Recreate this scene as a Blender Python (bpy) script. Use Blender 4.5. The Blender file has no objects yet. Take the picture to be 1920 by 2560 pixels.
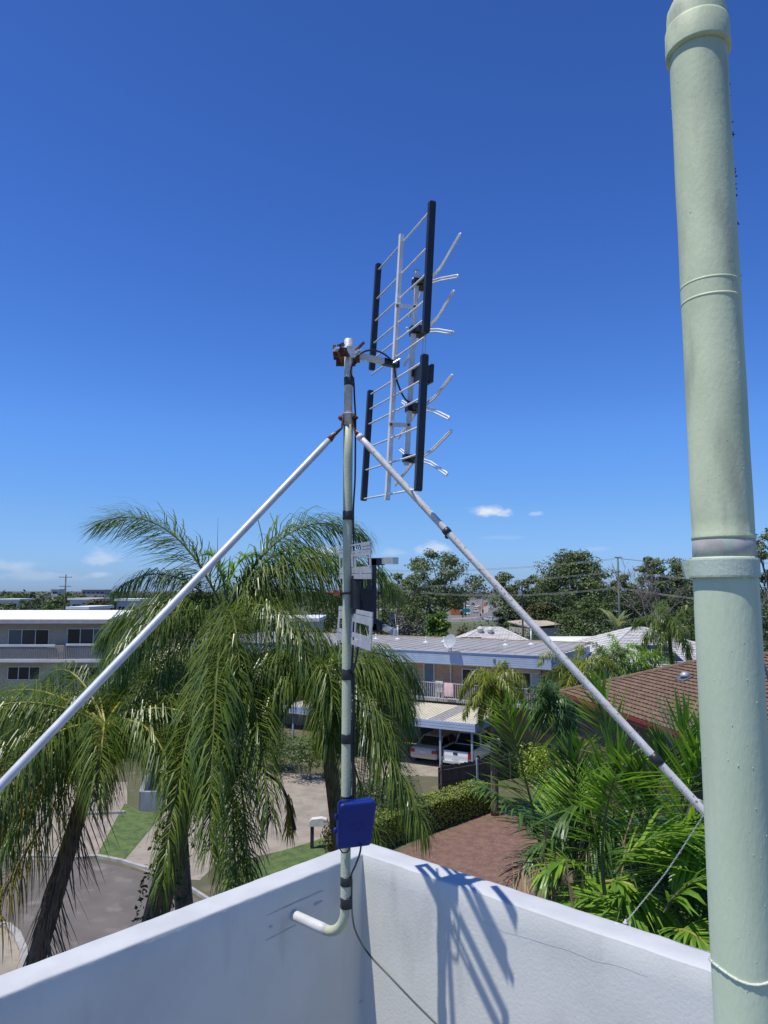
import bpy, math, random
import numpy as np
from mathutils import Vector as V

sc = bpy.context.scene
COL = sc.collection
RAD = math.radians
PI = math.pi

# ------------------------------------------------------------------ camera
F = 1775.0                  # focal length in pixels of the 1920 x 2560 picture
PITCH = RAD(6.27)
H = 10.0                    # eye height above the street
CAM = V((0, 0, H))
cd = bpy.data.cameras.new('camera')
cd.sensor_fit = 'VERTICAL'
cd.sensor_height = 24.0
cd.lens = F * 24.0 / 2560.0
cd.clip_start = 0.05
cd.clip_end = 6000
cam = bpy.data.objects.new('camera', cd)
COL.objects.link(cam)
cam.location = CAM
cam.rotation_euler = (PI / 2 + PITCH, 0, 0)
sc.camera = cam

# ------------------------------------------------------------------ sky, sun, exposure
SUN_AZ = RAD(208)           # direction towards the sun, counter-clockwise from +X
SUN_EL = RAD(69)
w = bpy.data.worlds.new('World')
sc.world = w
w.use_nodes = True
nt = w.node_tree
nt.nodes.clear()
out = nt.nodes.new('ShaderNodeOutputWorld')
bg = nt.nodes.new('ShaderNodeBackground')
sky = nt.nodes.new('ShaderNodeTexSky')
sky.sky_type = 'NISHITA'
sky.sun_disc = False
sky.sun_elevation = SUN_EL
sky.sun_rotation = PI / 2 - SUN_AZ
sky.altitude = 0
sky.air_density = 1.0
sky.dust_density = 0.25
sky.ozone_density = 5.0
SKY_STRENGTH = 0.12
bg.inputs['Strength'].default_value = SKY_STRENGTH
hs = nt.nodes.new('ShaderNodeHueSaturation')
hs.inputs['Saturation'].default_value = 1.18
hs.inputs['Value'].default_value = 1.63
nt.links.new(sky.outputs[0], hs.inputs['Color'])
tc = nt.nodes.new('ShaderNodeTexCoord')
# the deep blue, dry air of the photograph: the sky model's yellow horizon is filtered towards blue
sz = nt.nodes.new('ShaderNodeSeparateXYZ'); nt.links.new(tc.outputs['Generated'], sz.inputs[0])
rp = nt.nodes.new('ShaderNodeValToRGB'); el_ = rp.color_ramp.elements
RAMP = ((0, (.25, .39, .78)), (1, (.37, .42, .62)), (.1, (.38, .49, .71)), (.21, (.47, .58, .82)), (.44, (.43, .50, .77)), (.66, (.39, .44, .67)))
for i_, (p_, c_) in enumerate(RAMP):
    e_ = el_[i_] if i_ < 2 else el_.new(p_)
    e_.position = p_; e_.color = (*c_, 1)
nt.links.new(sz.outputs[2], rp.inputs[0])
fm = nt.nodes.new('ShaderNodeMix'); fm.data_type = 'RGBA'; fm.blend_type = 'MULTIPLY'; fm.inputs[0].default_value = 1.0; fm.clamp_result = False
nt.links.new(hs.outputs[0], fm.inputs[6]); nt.links.new(rp.outputs[0], fm.inputs[7])
# small fair-weather clouds low over the horizon, placed by compass direction
last = fm.outputs[2]
cn = nt.nodes.new('ShaderNodeTexNoise')
cn.inputs['Scale'].default_value = 34
cn.inputs['Detail'].default_value = 6
cn.inputs['Roughness'].default_value = 0.6
mp = nt.nodes.new('ShaderNodeMapping')
mp.inputs['Scale'].default_value = (1, 1, 2.2)
nt.links.new(tc.outputs['Generated'], mp.inputs[0])
nt.links.new(mp.outputs[0], cn.inputs['Vector'])
def ray(px, py):
    x = (px - 960) / F
    y = (1280 - py) / F
    return V((x, math.cos(PITCH) - y * math.sin(PITCH), math.sin(PITCH) + y * math.cos(PITCH)))
CLOUDS = [(1228, 1276, .046, .0125, 1.0), (1342, 1284, .016, .006, .45), (255, 1392, .038, .018, .45),
          (20, 1412, .06, .012, .28), (250, 1436, .025, .008, .35), (815, 1378, .05, .012, .55), (1085, 1372, .04, .015, .6),
          (1250, 1345, .05, .006, .12), (1490, 1372, .03, .006, .14), (985, 1380, .03, .01, .3), (90, 1440, .09, .009, .16)]
for (px, py, wx, wz, amt) in CLOUDS:
    d = ray(px, py).normalized()
    s = nt.nodes.new('ShaderNodeVectorMath'); s.operation = 'SUBTRACT'
    nt.links.new(tc.outputs['Generated'], s.inputs[0]); s.inputs[1].default_value = d
    m = nt.nodes.new('ShaderNodeVectorMath'); m.operation = 'MULTIPLY'
    nt.links.new(s.outputs[0], m.inputs[0]); m.inputs[1].default_value = (1 / wx, 1 / wx, 1 / wz)
    l = nt.nodes.new('ShaderNodeVectorMath'); l.operation = 'LENGTH'
    nt.links.new(m.outputs[0], l.inputs[0])
    r = nt.nodes.new('ShaderNodeMapRange'); r.interpolation_type = 'SMOOTHSTEP'
    nt.links.new(l.outputs['Value'], r.inputs[0])
    r.inputs[1].default_value = 1.25; r.inputs[2].default_value = 0.0; r.inputs[3].default_value = 0.0; r.inputs[4].default_value = 1.0
    a = nt.nodes.new('ShaderNodeMath'); a.operation = 'ADD'
    nm = nt.nodes.new('ShaderNodeMath'); nm.operation = 'MULTIPLY'; nm.inputs[1].default_value = 1.7; nt.links.new(cn.outputs[0], nm.inputs[0])
    nt.links.new(r.outputs[0], a.inputs[0]); nt.links.new(nm.outputs[0], a.inputs[1])
    t = nt.nodes.new('ShaderNodeMapRange'); t.interpolation_type = 'SMOOTHSTEP'
    nt.links.new(a.outputs[0], t.inputs[0])
    t.inputs[1].default_value = 1.18; t.inputs[2].default_value = 2.0; t.inputs[3].default_value = 0.0; t.inputs[4].default_value = amt
    gt = nt.nodes.new('ShaderNodeMath'); gt.operation = 'MULTIPLY'; gt.inputs[1].default_value = 4.0; gt.use_clamp = True; nt.links.new(r.outputs[0], gt.inputs[0])
    tm = nt.nodes.new('ShaderNodeMath'); tm.operation = 'MULTIPLY'; nt.links.new(t.outputs[0], tm.inputs[0]); nt.links.new(gt.outputs[0], tm.inputs[1])
    x = nt.nodes.new('ShaderNodeMix'); x.data_type = 'RGBA'
    nt.links.new(tm.outputs[0], x.inputs[0]); nt.links.new(last, x.inputs[6])
    x.inputs[7].default_value = (6.6, 6.9, 7.6, 1)
    last = x.outputs[2]
nt.links.new(last, bg.inputs['Color'])
nt.links.new(bg.outputs[0], out.inputs[0])

sl = bpy.data.lights.new('sun', 'SUN')
sl.energy = 4.6
sl.angle = RAD(0.53)
sl.color = (1.0, 0.955, 0.88)
so = bpy.data.objects.new('sun', sl)
COL.objects.link(so)
sdir = V((math.cos(SUN_EL) * math.cos(SUN_AZ), math.cos(SUN_EL) * math.sin(SUN_AZ), math.sin(SUN_EL)))
so.rotation_euler = sdir.to_track_quat('Z', 'Y').to_euler()
so.location = (-20, -20, 60)

sc.view_settings.view_transform = 'Standard'
sc.view_settings.look = 'None'
sc.view_settings.exposure = 0.0
sc.view_settings.gamma = 1.0
try:
    sc.cycles.max_bounces = 6
    sc.cycles.transparent_max_bounces = 6
    sc.cycles.use_denoising = True
except Exception:
    pass

# ------------------------------------------------------------------ geometry helpers
def at(px, py, Y):
    d = ray(px, py)
    return CAM + d * (Y / d.y)
def ground(px, py, z=0.0):
    d = ray(px, py)
    return CAM + d * ((z - H) / d.z)
def on_plane(px, py, p, n):
    d = ray(px, py)
    return CAM + d * ((p - CAM).dot(n) / d.dot(n))

ORG = {}
class MB:
    def __init__(s):
        s.v = []; s.f = []; s.m = []; s.cur = 0
    def add(s, vs, fs):
        o = len(s.v)
        s.v.extend(tuple(x) for x in vs)
        for f in fs:
            s.f.append(tuple(i + o for i in f)); s.m.append(s.cur)
        return s
    def box(s, c, sz, ax=None):
        c = V(c); hx, hy, hz = sz[0] / 2, sz[1] / 2, sz[2] / 2
        if ax is None: ax = (V((1, 0, 0)), V((0, 1, 0)), V((0, 0, 1)))
        vs = [c + ax[0] * a * hx + ax[1] * b * hy + ax[2] * d * hz for d in (-1, 1) for b in (-1, 1) for a in (-1, 1)]
        return s.add(vs, [(0, 2, 3, 1), (4, 5, 7, 6), (0, 1, 5, 4), (2, 6, 7, 3), (0, 4, 6, 2), (1, 3, 7, 5)])
    def bar(s, p0, p1, w, h, up=(0, 0, 1)):
        p0 = V(p0); p1 = V(p1); d = (p1 - p0); L = d.length; d = d / L
        up = V(up); sd = d.cross(up)
        if sd.length < 1e-5: sd = d.cross(V((1, 0, 0)))
        sd.normalize(); u = sd.cross(d)
        return s.box((p0 + p1) / 2, (L, w, h), (d, sd, u))
    def tube(s, pts, r, n=8, caps=True):
        pts = [V(p) for p in pts]; k = len(pts)
        rs = r if isinstance(r, (list, tuple)) else [r] * k
        d0 = (pts[1] - pts[0]).normalized()
        a = d0.cross(V((0, 0, 1)))
        if a.length < 1e-3: a = d0.cross(V((0, 1, 0)))
        a.normalize()
        vs = []
        for i in range(k):
            d = (pts[min(i + 1, k - 1)] - pts[max(i - 1, 0)]).normalized()
            a = (a - d * a.dot(d)).normalized(); b = d.cross(a)
            for j in range(n):
                t = 2 * PI * j / n
                vs.append(pts[i] + (a * math.cos(t) + b * math.sin(t)) * rs[i])
        fs = []
        for i in range(k - 1):
            for j in range(n):
                j2 = (j + 1) % n
                fs.append((i * n + j, i * n + j2, (i + 1) * n + j2, (i + 1) * n + j))
        if caps:
            fs.append(tuple(range(n - 1, -1, -1))); fs.append(tuple((k - 1) * n + j for j in range(n)))
        return s.add(vs, fs)
    def revolve(s, prof, c, n=24, cap=True):
        c = V(c); vs = []; k = len(prof)
        for (r, z) in prof:
            for j in range(n):
                t = 2 * PI * j / n
                vs.append((c.x + r * math.cos(t), c.y + r * math.sin(t), c.z + z))
        fs = []
        for i in range(k - 1):
            for j in range(n):
                j2 = (j + 1) % n
                fs.append((i * n + j, i * n + j2, (i + 1) * n + j2, (i + 1) * n + j))
        if cap:
            fs.append(tuple(range(n - 1, -1, -1))); fs.append(tuple((k - 1) * n + j for j in range(n)))
        return s.add(vs, fs)
    def ball(s, c, rx, ry=None, rz=None, n=10):
        ry = ry or rx; rz = rz or rx; c = V(c); vs = []; m = n // 2
        for i in range(m + 1):
            p = PI * i / m
            for j in range(n):
                t = 2 * PI * j / n
                vs.append((c.x + rx * math.sin(p) * math.cos(t), c.y + ry * math.sin(p) * math.sin(t), c.z + rz * math.cos(p)))
        fs = [(i * n + j, (i + 1) * n + j, (i + 1) * n + (j + 1) % n, i * n + (j + 1) % n) for i in range(m) for j in range(n)]
        return s.add(vs, fs)
    def poly(s, pts):
        return s.add(pts, [tuple(range(len(pts)))])
    def prism(s, pts, vec):
        k = len(pts); vec = V(vec); a = [V(p) for p in pts]; b = [p + vec for p in a]
        fs = [tuple(range(k - 1, -1, -1)), tuple(range(k, 2 * k))]
        fs += [(i, (i + 1) % k, k + (i + 1) % k, k + i) for i in range(k)]
        return s.add(a + b, fs)
    def loft(s, rings, closed=True, caps=True):
        n = len(rings[0]); vs = [p for r in rings for p in r]; fs = []
        for i in range(len(rings) - 1):
            for j in range(n if closed else n - 1):
                j2 = (j + 1) % n
                fs.append((i * n + j, i * n + j2, (i + 1) * n + j2, (i + 1) * n + j))
        if caps:
            fs.append(tuple(range(n - 1, -1, -1))); fs.append(tuple((len(rings) - 1) * n + j for j in range(n)))
        return s.add(vs, fs)
    def quads(s, arr):
        arr = np.asarray(arr); n = len(arr); k = arr.shape[1]
        o = len(s.v)
        s.v.extend(map(tuple, arr.reshape(-1, 3).tolist()))
        for i in range(n):
            s.f.append(tuple(range(o + i * k, o + i * k + k))); s.m.append(s.cur)
        return s
    def build(s, name, mat, parent=None, smooth=False, base=None):
        vs = s.v
        if parent is not None:
            o = ORG[parent.name]
        else:
            if base is None:
                xs = [p[0] for p in vs]; ys = [p[1] for p in vs]; zs = [p[2] for p in vs]
                base = V(((min(xs) + max(xs)) / 2, (min(ys) + max(ys)) / 2, min(zs)))
            o = V(base)
        me = bpy.data.meshes.new(name)
        a = np.array(vs, dtype=float) - np.array(o)
        me.from_pydata(a.tolist(), [], s.f)
        mats = mat if isinstance(mat, (list, tuple)) else [mat]
        for mm in mats: me.materials.append(mm)
        if len(mats) > 1: me.polygons.foreach_set('material_index', s.m)
        if smooth: me.polygons.foreach_set('use_smooth', [True] * len(me.polygons))
        me.update()
        ob = bpy.data.objects.new(name, me)
        COL.objects.link(ob)
        if parent is not None: ob.parent = parent
        else: ob.location = o
        ORG[ob.name] = V(o)
        return ob

def tag(o, label=None, cat=None, group=None, kind=None):
    if label: o['label'] = label
    if cat: o['category'] = cat
    if group: o['group'] = group
    if kind: o['kind'] = kind
    return o
def thing(name, label, cat, loc, group=None):
    o = bpy.data.objects.new(name, None)
    o.empty_display_size = 0.2
    COL.objects.link(o)
    o.location = V(loc)
    ORG[o.name] = V(loc)
    return tag(o, label, cat, group)
def copy_tree(o, loc=None, parent=None, rot=None, scale=None):
    c = o.copy(); COL.objects.link(c)
    if parent is not None: c.parent = parent
    if loc is not None: c.location = V(loc)
    if rot is not None: c.rotation_euler = (0, 0, rot)
    if scale is not None: c.scale = scale
    ORG[c.name] = V(c.location)
    for ch in list(o.children): copy_tree(ch, parent=c)
    return c

# ------------------------------------------------------------------ materials
def _new(name):
    m = bpy.data.materials.new(name); m.use_nodes = True
    nt = m.node_tree
    return m, nt, nt.nodes['Principled BSDF']
def M(name, col, col2=None, scale=4.0, rough=0.6, metal=0.0, bump=0.0, bscale=60.0, thr=(.38, .62), stretch=None,
      spots=None, sscale=20.0, sthr=(.6, .66), spec=None, coat=0.0, detail=5, dist=0.02, sstretch=None):
    """Two-tone noise colour, an optional second layer of spots, and a fine bump."""
    m, nt, b = _new(name)
    b.inputs['Roughness'].default_value = rough
    b.inputs['Metallic'].default_value = metal
    if spec is not None: b.inputs['Specular IOR Level'].default_value = spec
    if coat: b.inputs['Coat Weight'].default_value = coat
    tc = nt.nodes.new('ShaderNodeTexCoord'); vec = tc.outputs['Object']
    if stretch:
        mp = nt.nodes.new('ShaderNodeMapping'); mp.inputs['Scale'].default_value = stretch
        nt.links.new(vec, mp.inputs[0]); vec = mp.outputs[0]
    c4 = lambda c: (c[0], c[1], c[2], 1)
    if col2 is None:
        col2 = tuple(x * 0.86 for x in col)
    n = nt.nodes.new('ShaderNodeTexNoise'); n.inputs['Scale'].default_value = scale; n.inputs['Detail'].default_value = detail
    nt.links.new(vec, n.inputs['Vector'])
    r = nt.nodes.new('ShaderNodeValToRGB')
    r.color_ramp.elements[0].position = thr[0]; r.color_ramp.elements[0].color = c4(col)
    r.color_ramp.elements[1].position = thr[1]; r.color_ramp.elements[1].color = c4(col2)
    nt.links.new(n.outputs[0], r.inputs[0])
    last = r.outputs[0]
    if spots is not None:
        n2 = nt.nodes.new('ShaderNodeTexNoise'); n2.inputs['Scale'].default_value = sscale; n2.inputs['Detail'].default_value = 4
        sv = tc.outputs['Object']
        if sstretch:
            mp2 = nt.nodes.new('ShaderNodeMapping'); mp2.inputs['Scale'].default_value = sstretch; nt.links.new(sv, mp2.inputs[0]); sv = mp2.outputs[0]
        nt.links.new(sv, n2.inputs['Vector'])
        mr = nt.nodes.new('ShaderNodeMapRange'); mr.inputs[1].default_value = sthr[0]; mr.inputs[2].default_value = sthr[1]
        nt.links.new(n2.outputs[0], mr.inputs[0])
        x = nt.nodes.new('ShaderNodeMix'); x.data_type = 'RGBA'
        nt.links.new(mr.outputs[0], x.inputs[0]); nt.links.new(last, x.inputs[6]); x.inputs[7].default_value = c4(spots)
        last = x.outputs[2]
    nt.links.new(last, b.inputs['Base Color'])
    if bump:
        n3 = nt.nodes.new('ShaderNodeTexNoise'); n3.inputs['Scale'].default_value = bscale; n3.inputs['Detail'].default_value = 5
        nt.links.new(vec, n3.inputs['Vector'])
        bp = nt.nodes.new('ShaderNodeBump'); bp.inputs['Strength'].default_value = bump; bp.inputs['Distance'].default_value = dist
        nt.links.new(n3.outputs[0], bp.inputs['Height']); nt.links.new(bp.outputs[0], b.inputs['Normal'])
    return m
def LEAF(name, cols, rough=0.45, trans=0.3, spec=0.5, tint=None):
    """Leaves: one colour per leaf, drawn from a ramp, with some light coming through."""
    m, nt, b = _new(name)
    g = nt.nodes.new('ShaderNodeNewGeometry')
    r = nt.nodes.new('ShaderNodeValToRGB')
    el = r.color_ramp.elements
    while len(el) < len(cols): el.new(0.5)
    for i, c in enumerate(cols):
        el[i].position = i / (len(cols) - 1); el[i].color = (c[0], c[1], c[2], 1)
    tc = nt.nodes.new('ShaderNodeTexCoord')
    n = nt.nodes.new('ShaderNodeTexNoise'); n.inputs['Scale'].default_value = 0.7; n.inputs['Detail'].default_value = 3
    nt.links.new(tc.outputs['Object'], n.inputs['Vector'])
    mx = nt.nodes.new('ShaderNodeMix'); mx.data_type = 'FLOAT'; mx.inputs[0].default_value = 0.4
    nt.links.new(g.outputs['Random Per Island'], mx.inputs[2]); nt.links.new(n.outputs[0], mx.inputs[3])
    nt.links.new(mx.outputs[0], r.inputs[0])
    nt.links.new(r.outputs[0], b.inputs['Base Color'])
    b.inputs['Roughness'].default_value = rough
    b.inputs['Specular IOR Level'].default_value = spec
    t = nt.nodes.new('ShaderNodeBsdfTranslucent')
    gm = nt.nodes.new('ShaderNodeMix'); gm.data_type = 'RGBA'; gm.blend_type = 'MULTIPLY'; gm.inputs[0].default_value = 1.0
    nt.links.new(r.outputs[0], gm.inputs[6]); gm.inputs[7].default_value = (1.5, 1.6, 0.7, 1)
    nt.links.new(gm.outputs[2], t.inputs['Color'])
    ms = nt.nodes.new('ShaderNodeMixShader'); ms.inputs[0].default_value = trans
    nt.links.new(b.outputs[0], ms.inputs[1]); nt.links.new(t.outputs[0], ms.inputs[2])
    nt.links.new(ms.outputs[0], nt.nodes['Material Output'].inputs[0])
    return m
def BRICK(name, c1, c2, mortar, ang, bw=0.23, bh=0.086, rough=0.85):
    """Brickwork running along the direction ang (radians) on an upright wall."""
    m, nt, b = _new(name)
    tc = nt.nodes.new('ShaderNodeTexCoord')
    mp = nt.nodes.new('ShaderNodeMapping'); mp.inputs['Rotation'].default_value = (0, 0, -ang)
    nt.links.new(tc.outputs['Object'], mp.inputs[0])
    sx = nt.nodes.new('ShaderNodeSeparateXYZ'); nt.links.new(mp.outputs[0], sx.inputs[0])
    ad = nt.nodes.new('ShaderNodeMath'); ad.operation = 'ADD'
    nt.links.new(sx.outputs[0], ad.inputs[0]); nt.links.new(sx.outputs[1], ad.inputs[1])
    cx = nt.nodes.new('ShaderNodeCombineXYZ'); nt.links.new(ad.outputs[0], cx.inputs[0]); nt.links.new(sx.outputs[2], cx.inputs[1])
    br = nt.nodes.new('ShaderNodeTexBrick')
    br.inputs['Scale'].default_value = 1.0
    br.inputs['Brick Width'].default_value = bw; br.inputs['Row Height'].default_value = bh
    br.inputs['Mortar Size'].default_value = 0.009; br.inputs['Mortar Smooth'].default_value = 0.2
    br.inputs['Color1'].default_value = (*c1, 1); br.inputs['Color2'].default_value = (*c2, 1); br.inputs['Mortar'].default_value = (*mortar, 1)
    nt.links.new(cx.outputs[0], br.inputs['Vector'])
    nt.links.new(br.outputs['Color'], b.inputs['Base Color'])
    b.inputs['Roughness'].default_value = rough
    return m
def GLASS(name, col=(0.02, 0.025, 0.03), rough=0.05):
    m, nt, b = _new(name)
    n = nt.nodes.new('ShaderNodeTexNoise'); n.inputs['Scale'].default_value = 1.3
    tc = nt.nodes.new('ShaderNodeTexCoord'); nt.links.new(tc.outputs['Object'], n.inputs['Vector'])
    bp = nt.nodes.new('ShaderNodeBump'); bp.inputs['Strength'].default_value = 0.05
    nt.links.new(n.outputs[0], bp.inputs['Height']); nt.links.new(bp.outputs[0], b.inputs['Normal'])
    b.inputs['Base Color'].default_value = (*col, 1); b.inputs['Roughness'].default_value = rough
    return m
# ================================================================== foreground: roof corner, mast, antennas, vent pipe
rng = random.Random(7)
HP = 1.1                                   # eye to the top of the parapet
PT = H - HP
FLOOR = H - 2.0
INC = V((-0.081 * HP, 2.836 * HP, 0))      # inner corner of the parapet, in plan
DL = V((-0.672, -0.7405, 0)).normalized()  # along the wall running to the left of the picture
DR = V((0.7475, -0.6643, 0)).normalized()  # along the other wall
NL = V((0.7405, -0.672, 0)).normalized()   # inward normals
NR = V((-0.6643, -0.7475, 0)).normalized()
WT = 0.118

m_wall = M('white_masonry_paint', (.60, .605, .55), (.67, .675, .615), scale=2.6, rough=.8, bump=.35, bscale=90, dist=.003,
           spots=(.50, .505, .46), sscale=9, sthr=(.56, .85), sstretch=(1, 1, .3))
m_cap = M('white_cap_paint', (.535, .55, .545), (.47, .485, .48), scale=6, rough=.65, bump=.25, bscale=80, dist=.002,
          spots=(.42, .41, .40), sscale=26, sthr=(.68, .76))
m_roof_floor = M('roof_membrane', (.20, .205, .20), (.15, .155, .155), scale=3, rough=.8, bump=.3)
m_ext = M('rendered_facade', (.72, .71, .68), (.66, .65, .62), scale=1, rough=.8, bump=.3)

prof = [(0, FLOOR - .05), (0, PT - 0.9)]
k = 12
for i in range(1, k): prof.append((0, PT - 0.9 + 0.888 * i / k))
prof += [(0, PT - .007), (.002, PT - .002), (.007, PT)]
for i in range(1, 6): prof.append((.012 + (WT - .024) * i / 6, PT + .002))
prof += [(WT - .007, PT), (WT - .002, PT - .002), (WT, PT - .007), (WT, PT - .4), (WT, 5.0), (WT, 0)]
stations = []
NLONG = 110
for i in range(NLONG, 0, -1): stations.append(('L', 5.0 * (i / NLONG) ** 1.6))
stations.append(('C', 0))
for i in range(1, NLONG + 1): stations.append(('R', 5.0 * (i / NLONG) ** 1.6))
OUTL = -NL; OUTR = -NR
mit = (OUTL + OUTR) / (1 + OUTL.dot(OUTR))
from mathutils import noise as mnoise
rings = []
for kind, t in stations:
    if kind == 'L': b0, o = INC + DL * t, OUTL
    elif kind == 'R': b0, o = INC + DR * t, OUTR
    else: b0, o = INC, mit
    ring = []
    for (s, z) in prof:
        p = b0 + o * s + V((0, 0, z))
        if z > FLOOR and z < PT + .01:
            nz = mnoise.noise(p * 7.0) * .0016 + mnoise.noise(p * 24.0) * .0011
            p = p + o * nz * (1 if s < .02 else -.6)
            if abs(z - PT) < .02: p.z += mnoise.noise(p * 17.0) * .0022
        ring.append(p)
    rings.append(ring)
mb = MB()
n = len(prof)
vs = [p for r in rings for p in r]
fs = []; mi = []
capz0 = 1 + k
for i in range(len(rings) - 1):
    for j in range(n - 1):
        fs.append((i * n + j, (i + 1) * n + j, (i + 1) * n + j + 1, i * n + j + 1))
        zz = (prof[j][1] + prof[j + 1][1]) / 2; ss = (prof[j][0] + prof[j + 1][0]) / 2
        mi.append(1 if zz > PT - .02 else (0 if ss < .01 else 2))
mb.add(vs, fs); mb.m = mi
par = mb.build('parapet_wall', [m_wall, m_cap, m_ext], smooth=True)
tag(par, 'white rendered parapet wall meeting in a corner behind the antenna mast', 'wall')

# trowelled patch marks and an old fixing left in the render of the shaded face
def on_left(px, py, off=0.0): return on_plane(px, py, INC + NL * off, NL)
def on_right(px, py, off=0.0): return on_plane(px, py, INC + NR * off, NR)
m_patch = M('old_filler', (.52, .53, .55), (.42, .43, .45), scale=30, rough=.9, bump=.5, bscale=120, dist=.003)
m_hair = M('hairline_crack', (.56, .565, .52), (.48, .485, .45), scale=40, rough=.9)
def wall_streak(pl, a, b, w, name='filler_streak', m=None, wav=.002, N=14):
    mb = MB(); nrm = NL if pl is on_left else NR
    q0 = pl(*a, .0012); q1 = pl(*b, .0012); up = V((0, 0, 1)); ring = []
    for i in range(N + 1):
        t = i / N; c = q0.lerp(q1, t); c = c + up * wav * mnoise.noise(c * 9); ww = w * math.sin(PI * (0.04 + .92 * t)) ** .5 * (.7 + .6 * abs(mnoise.noise(c * 40)))
        ring.append([c - up * ww, c + nrm * (.0004 if m else .0012), c + up * ww])
    mb.loft(ring, closed=False, caps=False)
    return mb.build(name, m or m_patch, par, smooth=True)
wall_streak(on_left, (666, 2290), (808, 2226), .0035)
wall_streak(on_left, (664, 2352), (740, 2312), .0018)
wall_streak(on_left, (785, 2262), (806, 2252), .007)
wall_streak(on_right, (1200, 2304), (1620, 2440), .0005, 'hairline_crack', m_hair, .012, 60)
wall_streak(on_left, (896, 2508), (910, 2500), .004)
mb = MB(); c = on_left(679, 2318, .006)
mb.ball(c, .005); mb.tube([on_left(679, 2318, 0), c], .0035, 8)
mb.build('fixing_screw', M('zinc_screw', (.75, .76, .77), rough=.35, metal=.6), par, smooth=True)

# the roof slab inside the parapet (underfoot)
mb = MB()
A = INC + V((0, 0, FLOOR - .2)); mb.prism([A, A + DL * 5, A + DL * 5 + DR * 5, A + DR * 5], (0, 0, .2))
tag(mb.build('roof_floor', m_roof_floor), kind='structure')

# ------------------------------------------------------------------ antenna mast
m_green = M('flaking_green_paint', (.52, .55, .38), (.45, .48, .33), scale=9, rough=.5, bump=.45, bscale=150, dist=.002,
            spots=(.52, .53, .46), sscale=38, sthr=(.62, .7))
m_galv = M('weathered_galvanised', (.66, .655, .62), (.50, .49, .46), scale=45, rough=.55, metal=.1, bump=.4, bscale=220, dist=.001,
           spots=(.62, .61, .58), sscale=60, sthr=(.55, .62))
m_rust = M('rusted_steel', (.16, .055, .025), (.055, .026, .018), scale=40, rough=.85, bump=.7, bscale=130, dist=.003,
           spots=(.32, .13, .05), sscale=60, sthr=(.58, .66))
m_brace = M('rust_speckled_zinc', (.70, .69, .65), (.60, .58, .54), scale=26, rough=.5, metal=.1, bump=.35, bscale=260, dist=.001,
            spots=(.30, .17, .09), sscale=120, sthr=(.60, .68))
m_brace_clean = M('pale_zinc', (.62, .63, .65), (.52, .53, .56), scale=25, rough=.42, metal=.15, bump=.3, bscale=240, dist=.001)
m_tape = M('black_tape', (.016, .016, .017), (.03, .03, .03), scale=20, rough=.42, bump=.25, bscale=60, dist=.003)
m_black = M('black_plastic', (.014, .015, .018), (.022, .023, .027), scale=12, rough=.38, bump=.1, bscale=90)
m_alu = M('dull_aluminium', (.66, .67, .68), (.54, .55, .56), scale=22, rough=.42, metal=.55, bump=.15, bscale=200, dist=.001)
m_alu_w = M('oxidised_aluminium', (.78, .78, .77), (.66, .66, .65), scale=18, rough=.5, metal=.15, bump=.2, bscale=150, dist=.001)
m_white = M('white_paint_old', (.60, .60, .57), (.53, .53, .50), scale=14, rough=.5, bump=.3, bscale=120, dist=.002)

MX, MY = -0.137, 2.66
mast = thing('antenna_mast', 'green painted pole mast with rusty tripod braces standing in the roof corner', 'mast', (MX, MY, H - 1.2))
def mz(py, Y=MY):
    return at(863, py, Y).z
R0 = .0178
ztop, zj = mz(849), mz(1043)
mb = MB(); mb.tube([(MX, MY, zj - .02), (MX, MY, ztop - .002), (MX, MY, ztop)], [R0 - .0015, R0 - .0015, R0 - .004], 20)
mb.build('upper_tube', m_galv, mast, smooth=True)
foot = on_left(735, 2288); zf = foot.z
e = V((MX, MY, zf + .03)); foot2 = foot + NL * .001
path = [V((MX, MY, zj))]
for i in range(1, 12): path.append(V((MX, MY, zj + (zf + .16 - zj) * i / 11)))
cor = V((MX, MY, zf - .0)); inn = V((foot.x, foot.y, zf)) - cor; inn_d = inn.normalized()
Rb = .10
for i in range(1, 9):
    a = PI / 2 * i / 8
    path.append(V((MX, MY, zf)) + V((0, 0, Rb)) * (1 - math.sin(a)) + inn_d * Rb * (1 - math.cos(a)))
mb = MB(); mb.tube(path, R0, 20)
mb.build('pole', m_green, mast, smooth=True)
mb = MB(); mb.tube([path[-1] - inn_d * .004, path[-1] + inn_d * .03, V((foot.x, foot.y, zf)) + NL * .012, V((foot.x, foot.y, zf)) - NL * .03], [R0 + .0006, R0 + .001, R0 + .001, R0 + .003], 20)
mb.build('wall_foot', m_white, mast, smooth=True)
for (y0, y1, rr) in [(944, 964, .0015), (1278, 1300, .0035), (1672, 1699, .003), (1834, 1858, .003), (2190, 2213, .003), (2242, 2269, .003)]:
    z0, z1 = mz(y1), mz(y0); mb = MB(); cx = MX + .003
    mb.revolve([(R0 + rr, 0), (R0 + rr + .0012, .002), (R0 + rr + .0005, (z1 - z0) * .5), (R0 + rr + .0012, (z1 - z0) - .002), (R0 + rr, z1 - z0)], (cx, MY, z0), 20)
    mb.build('tape_band', m_tape, mast, smooth=True)
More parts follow.
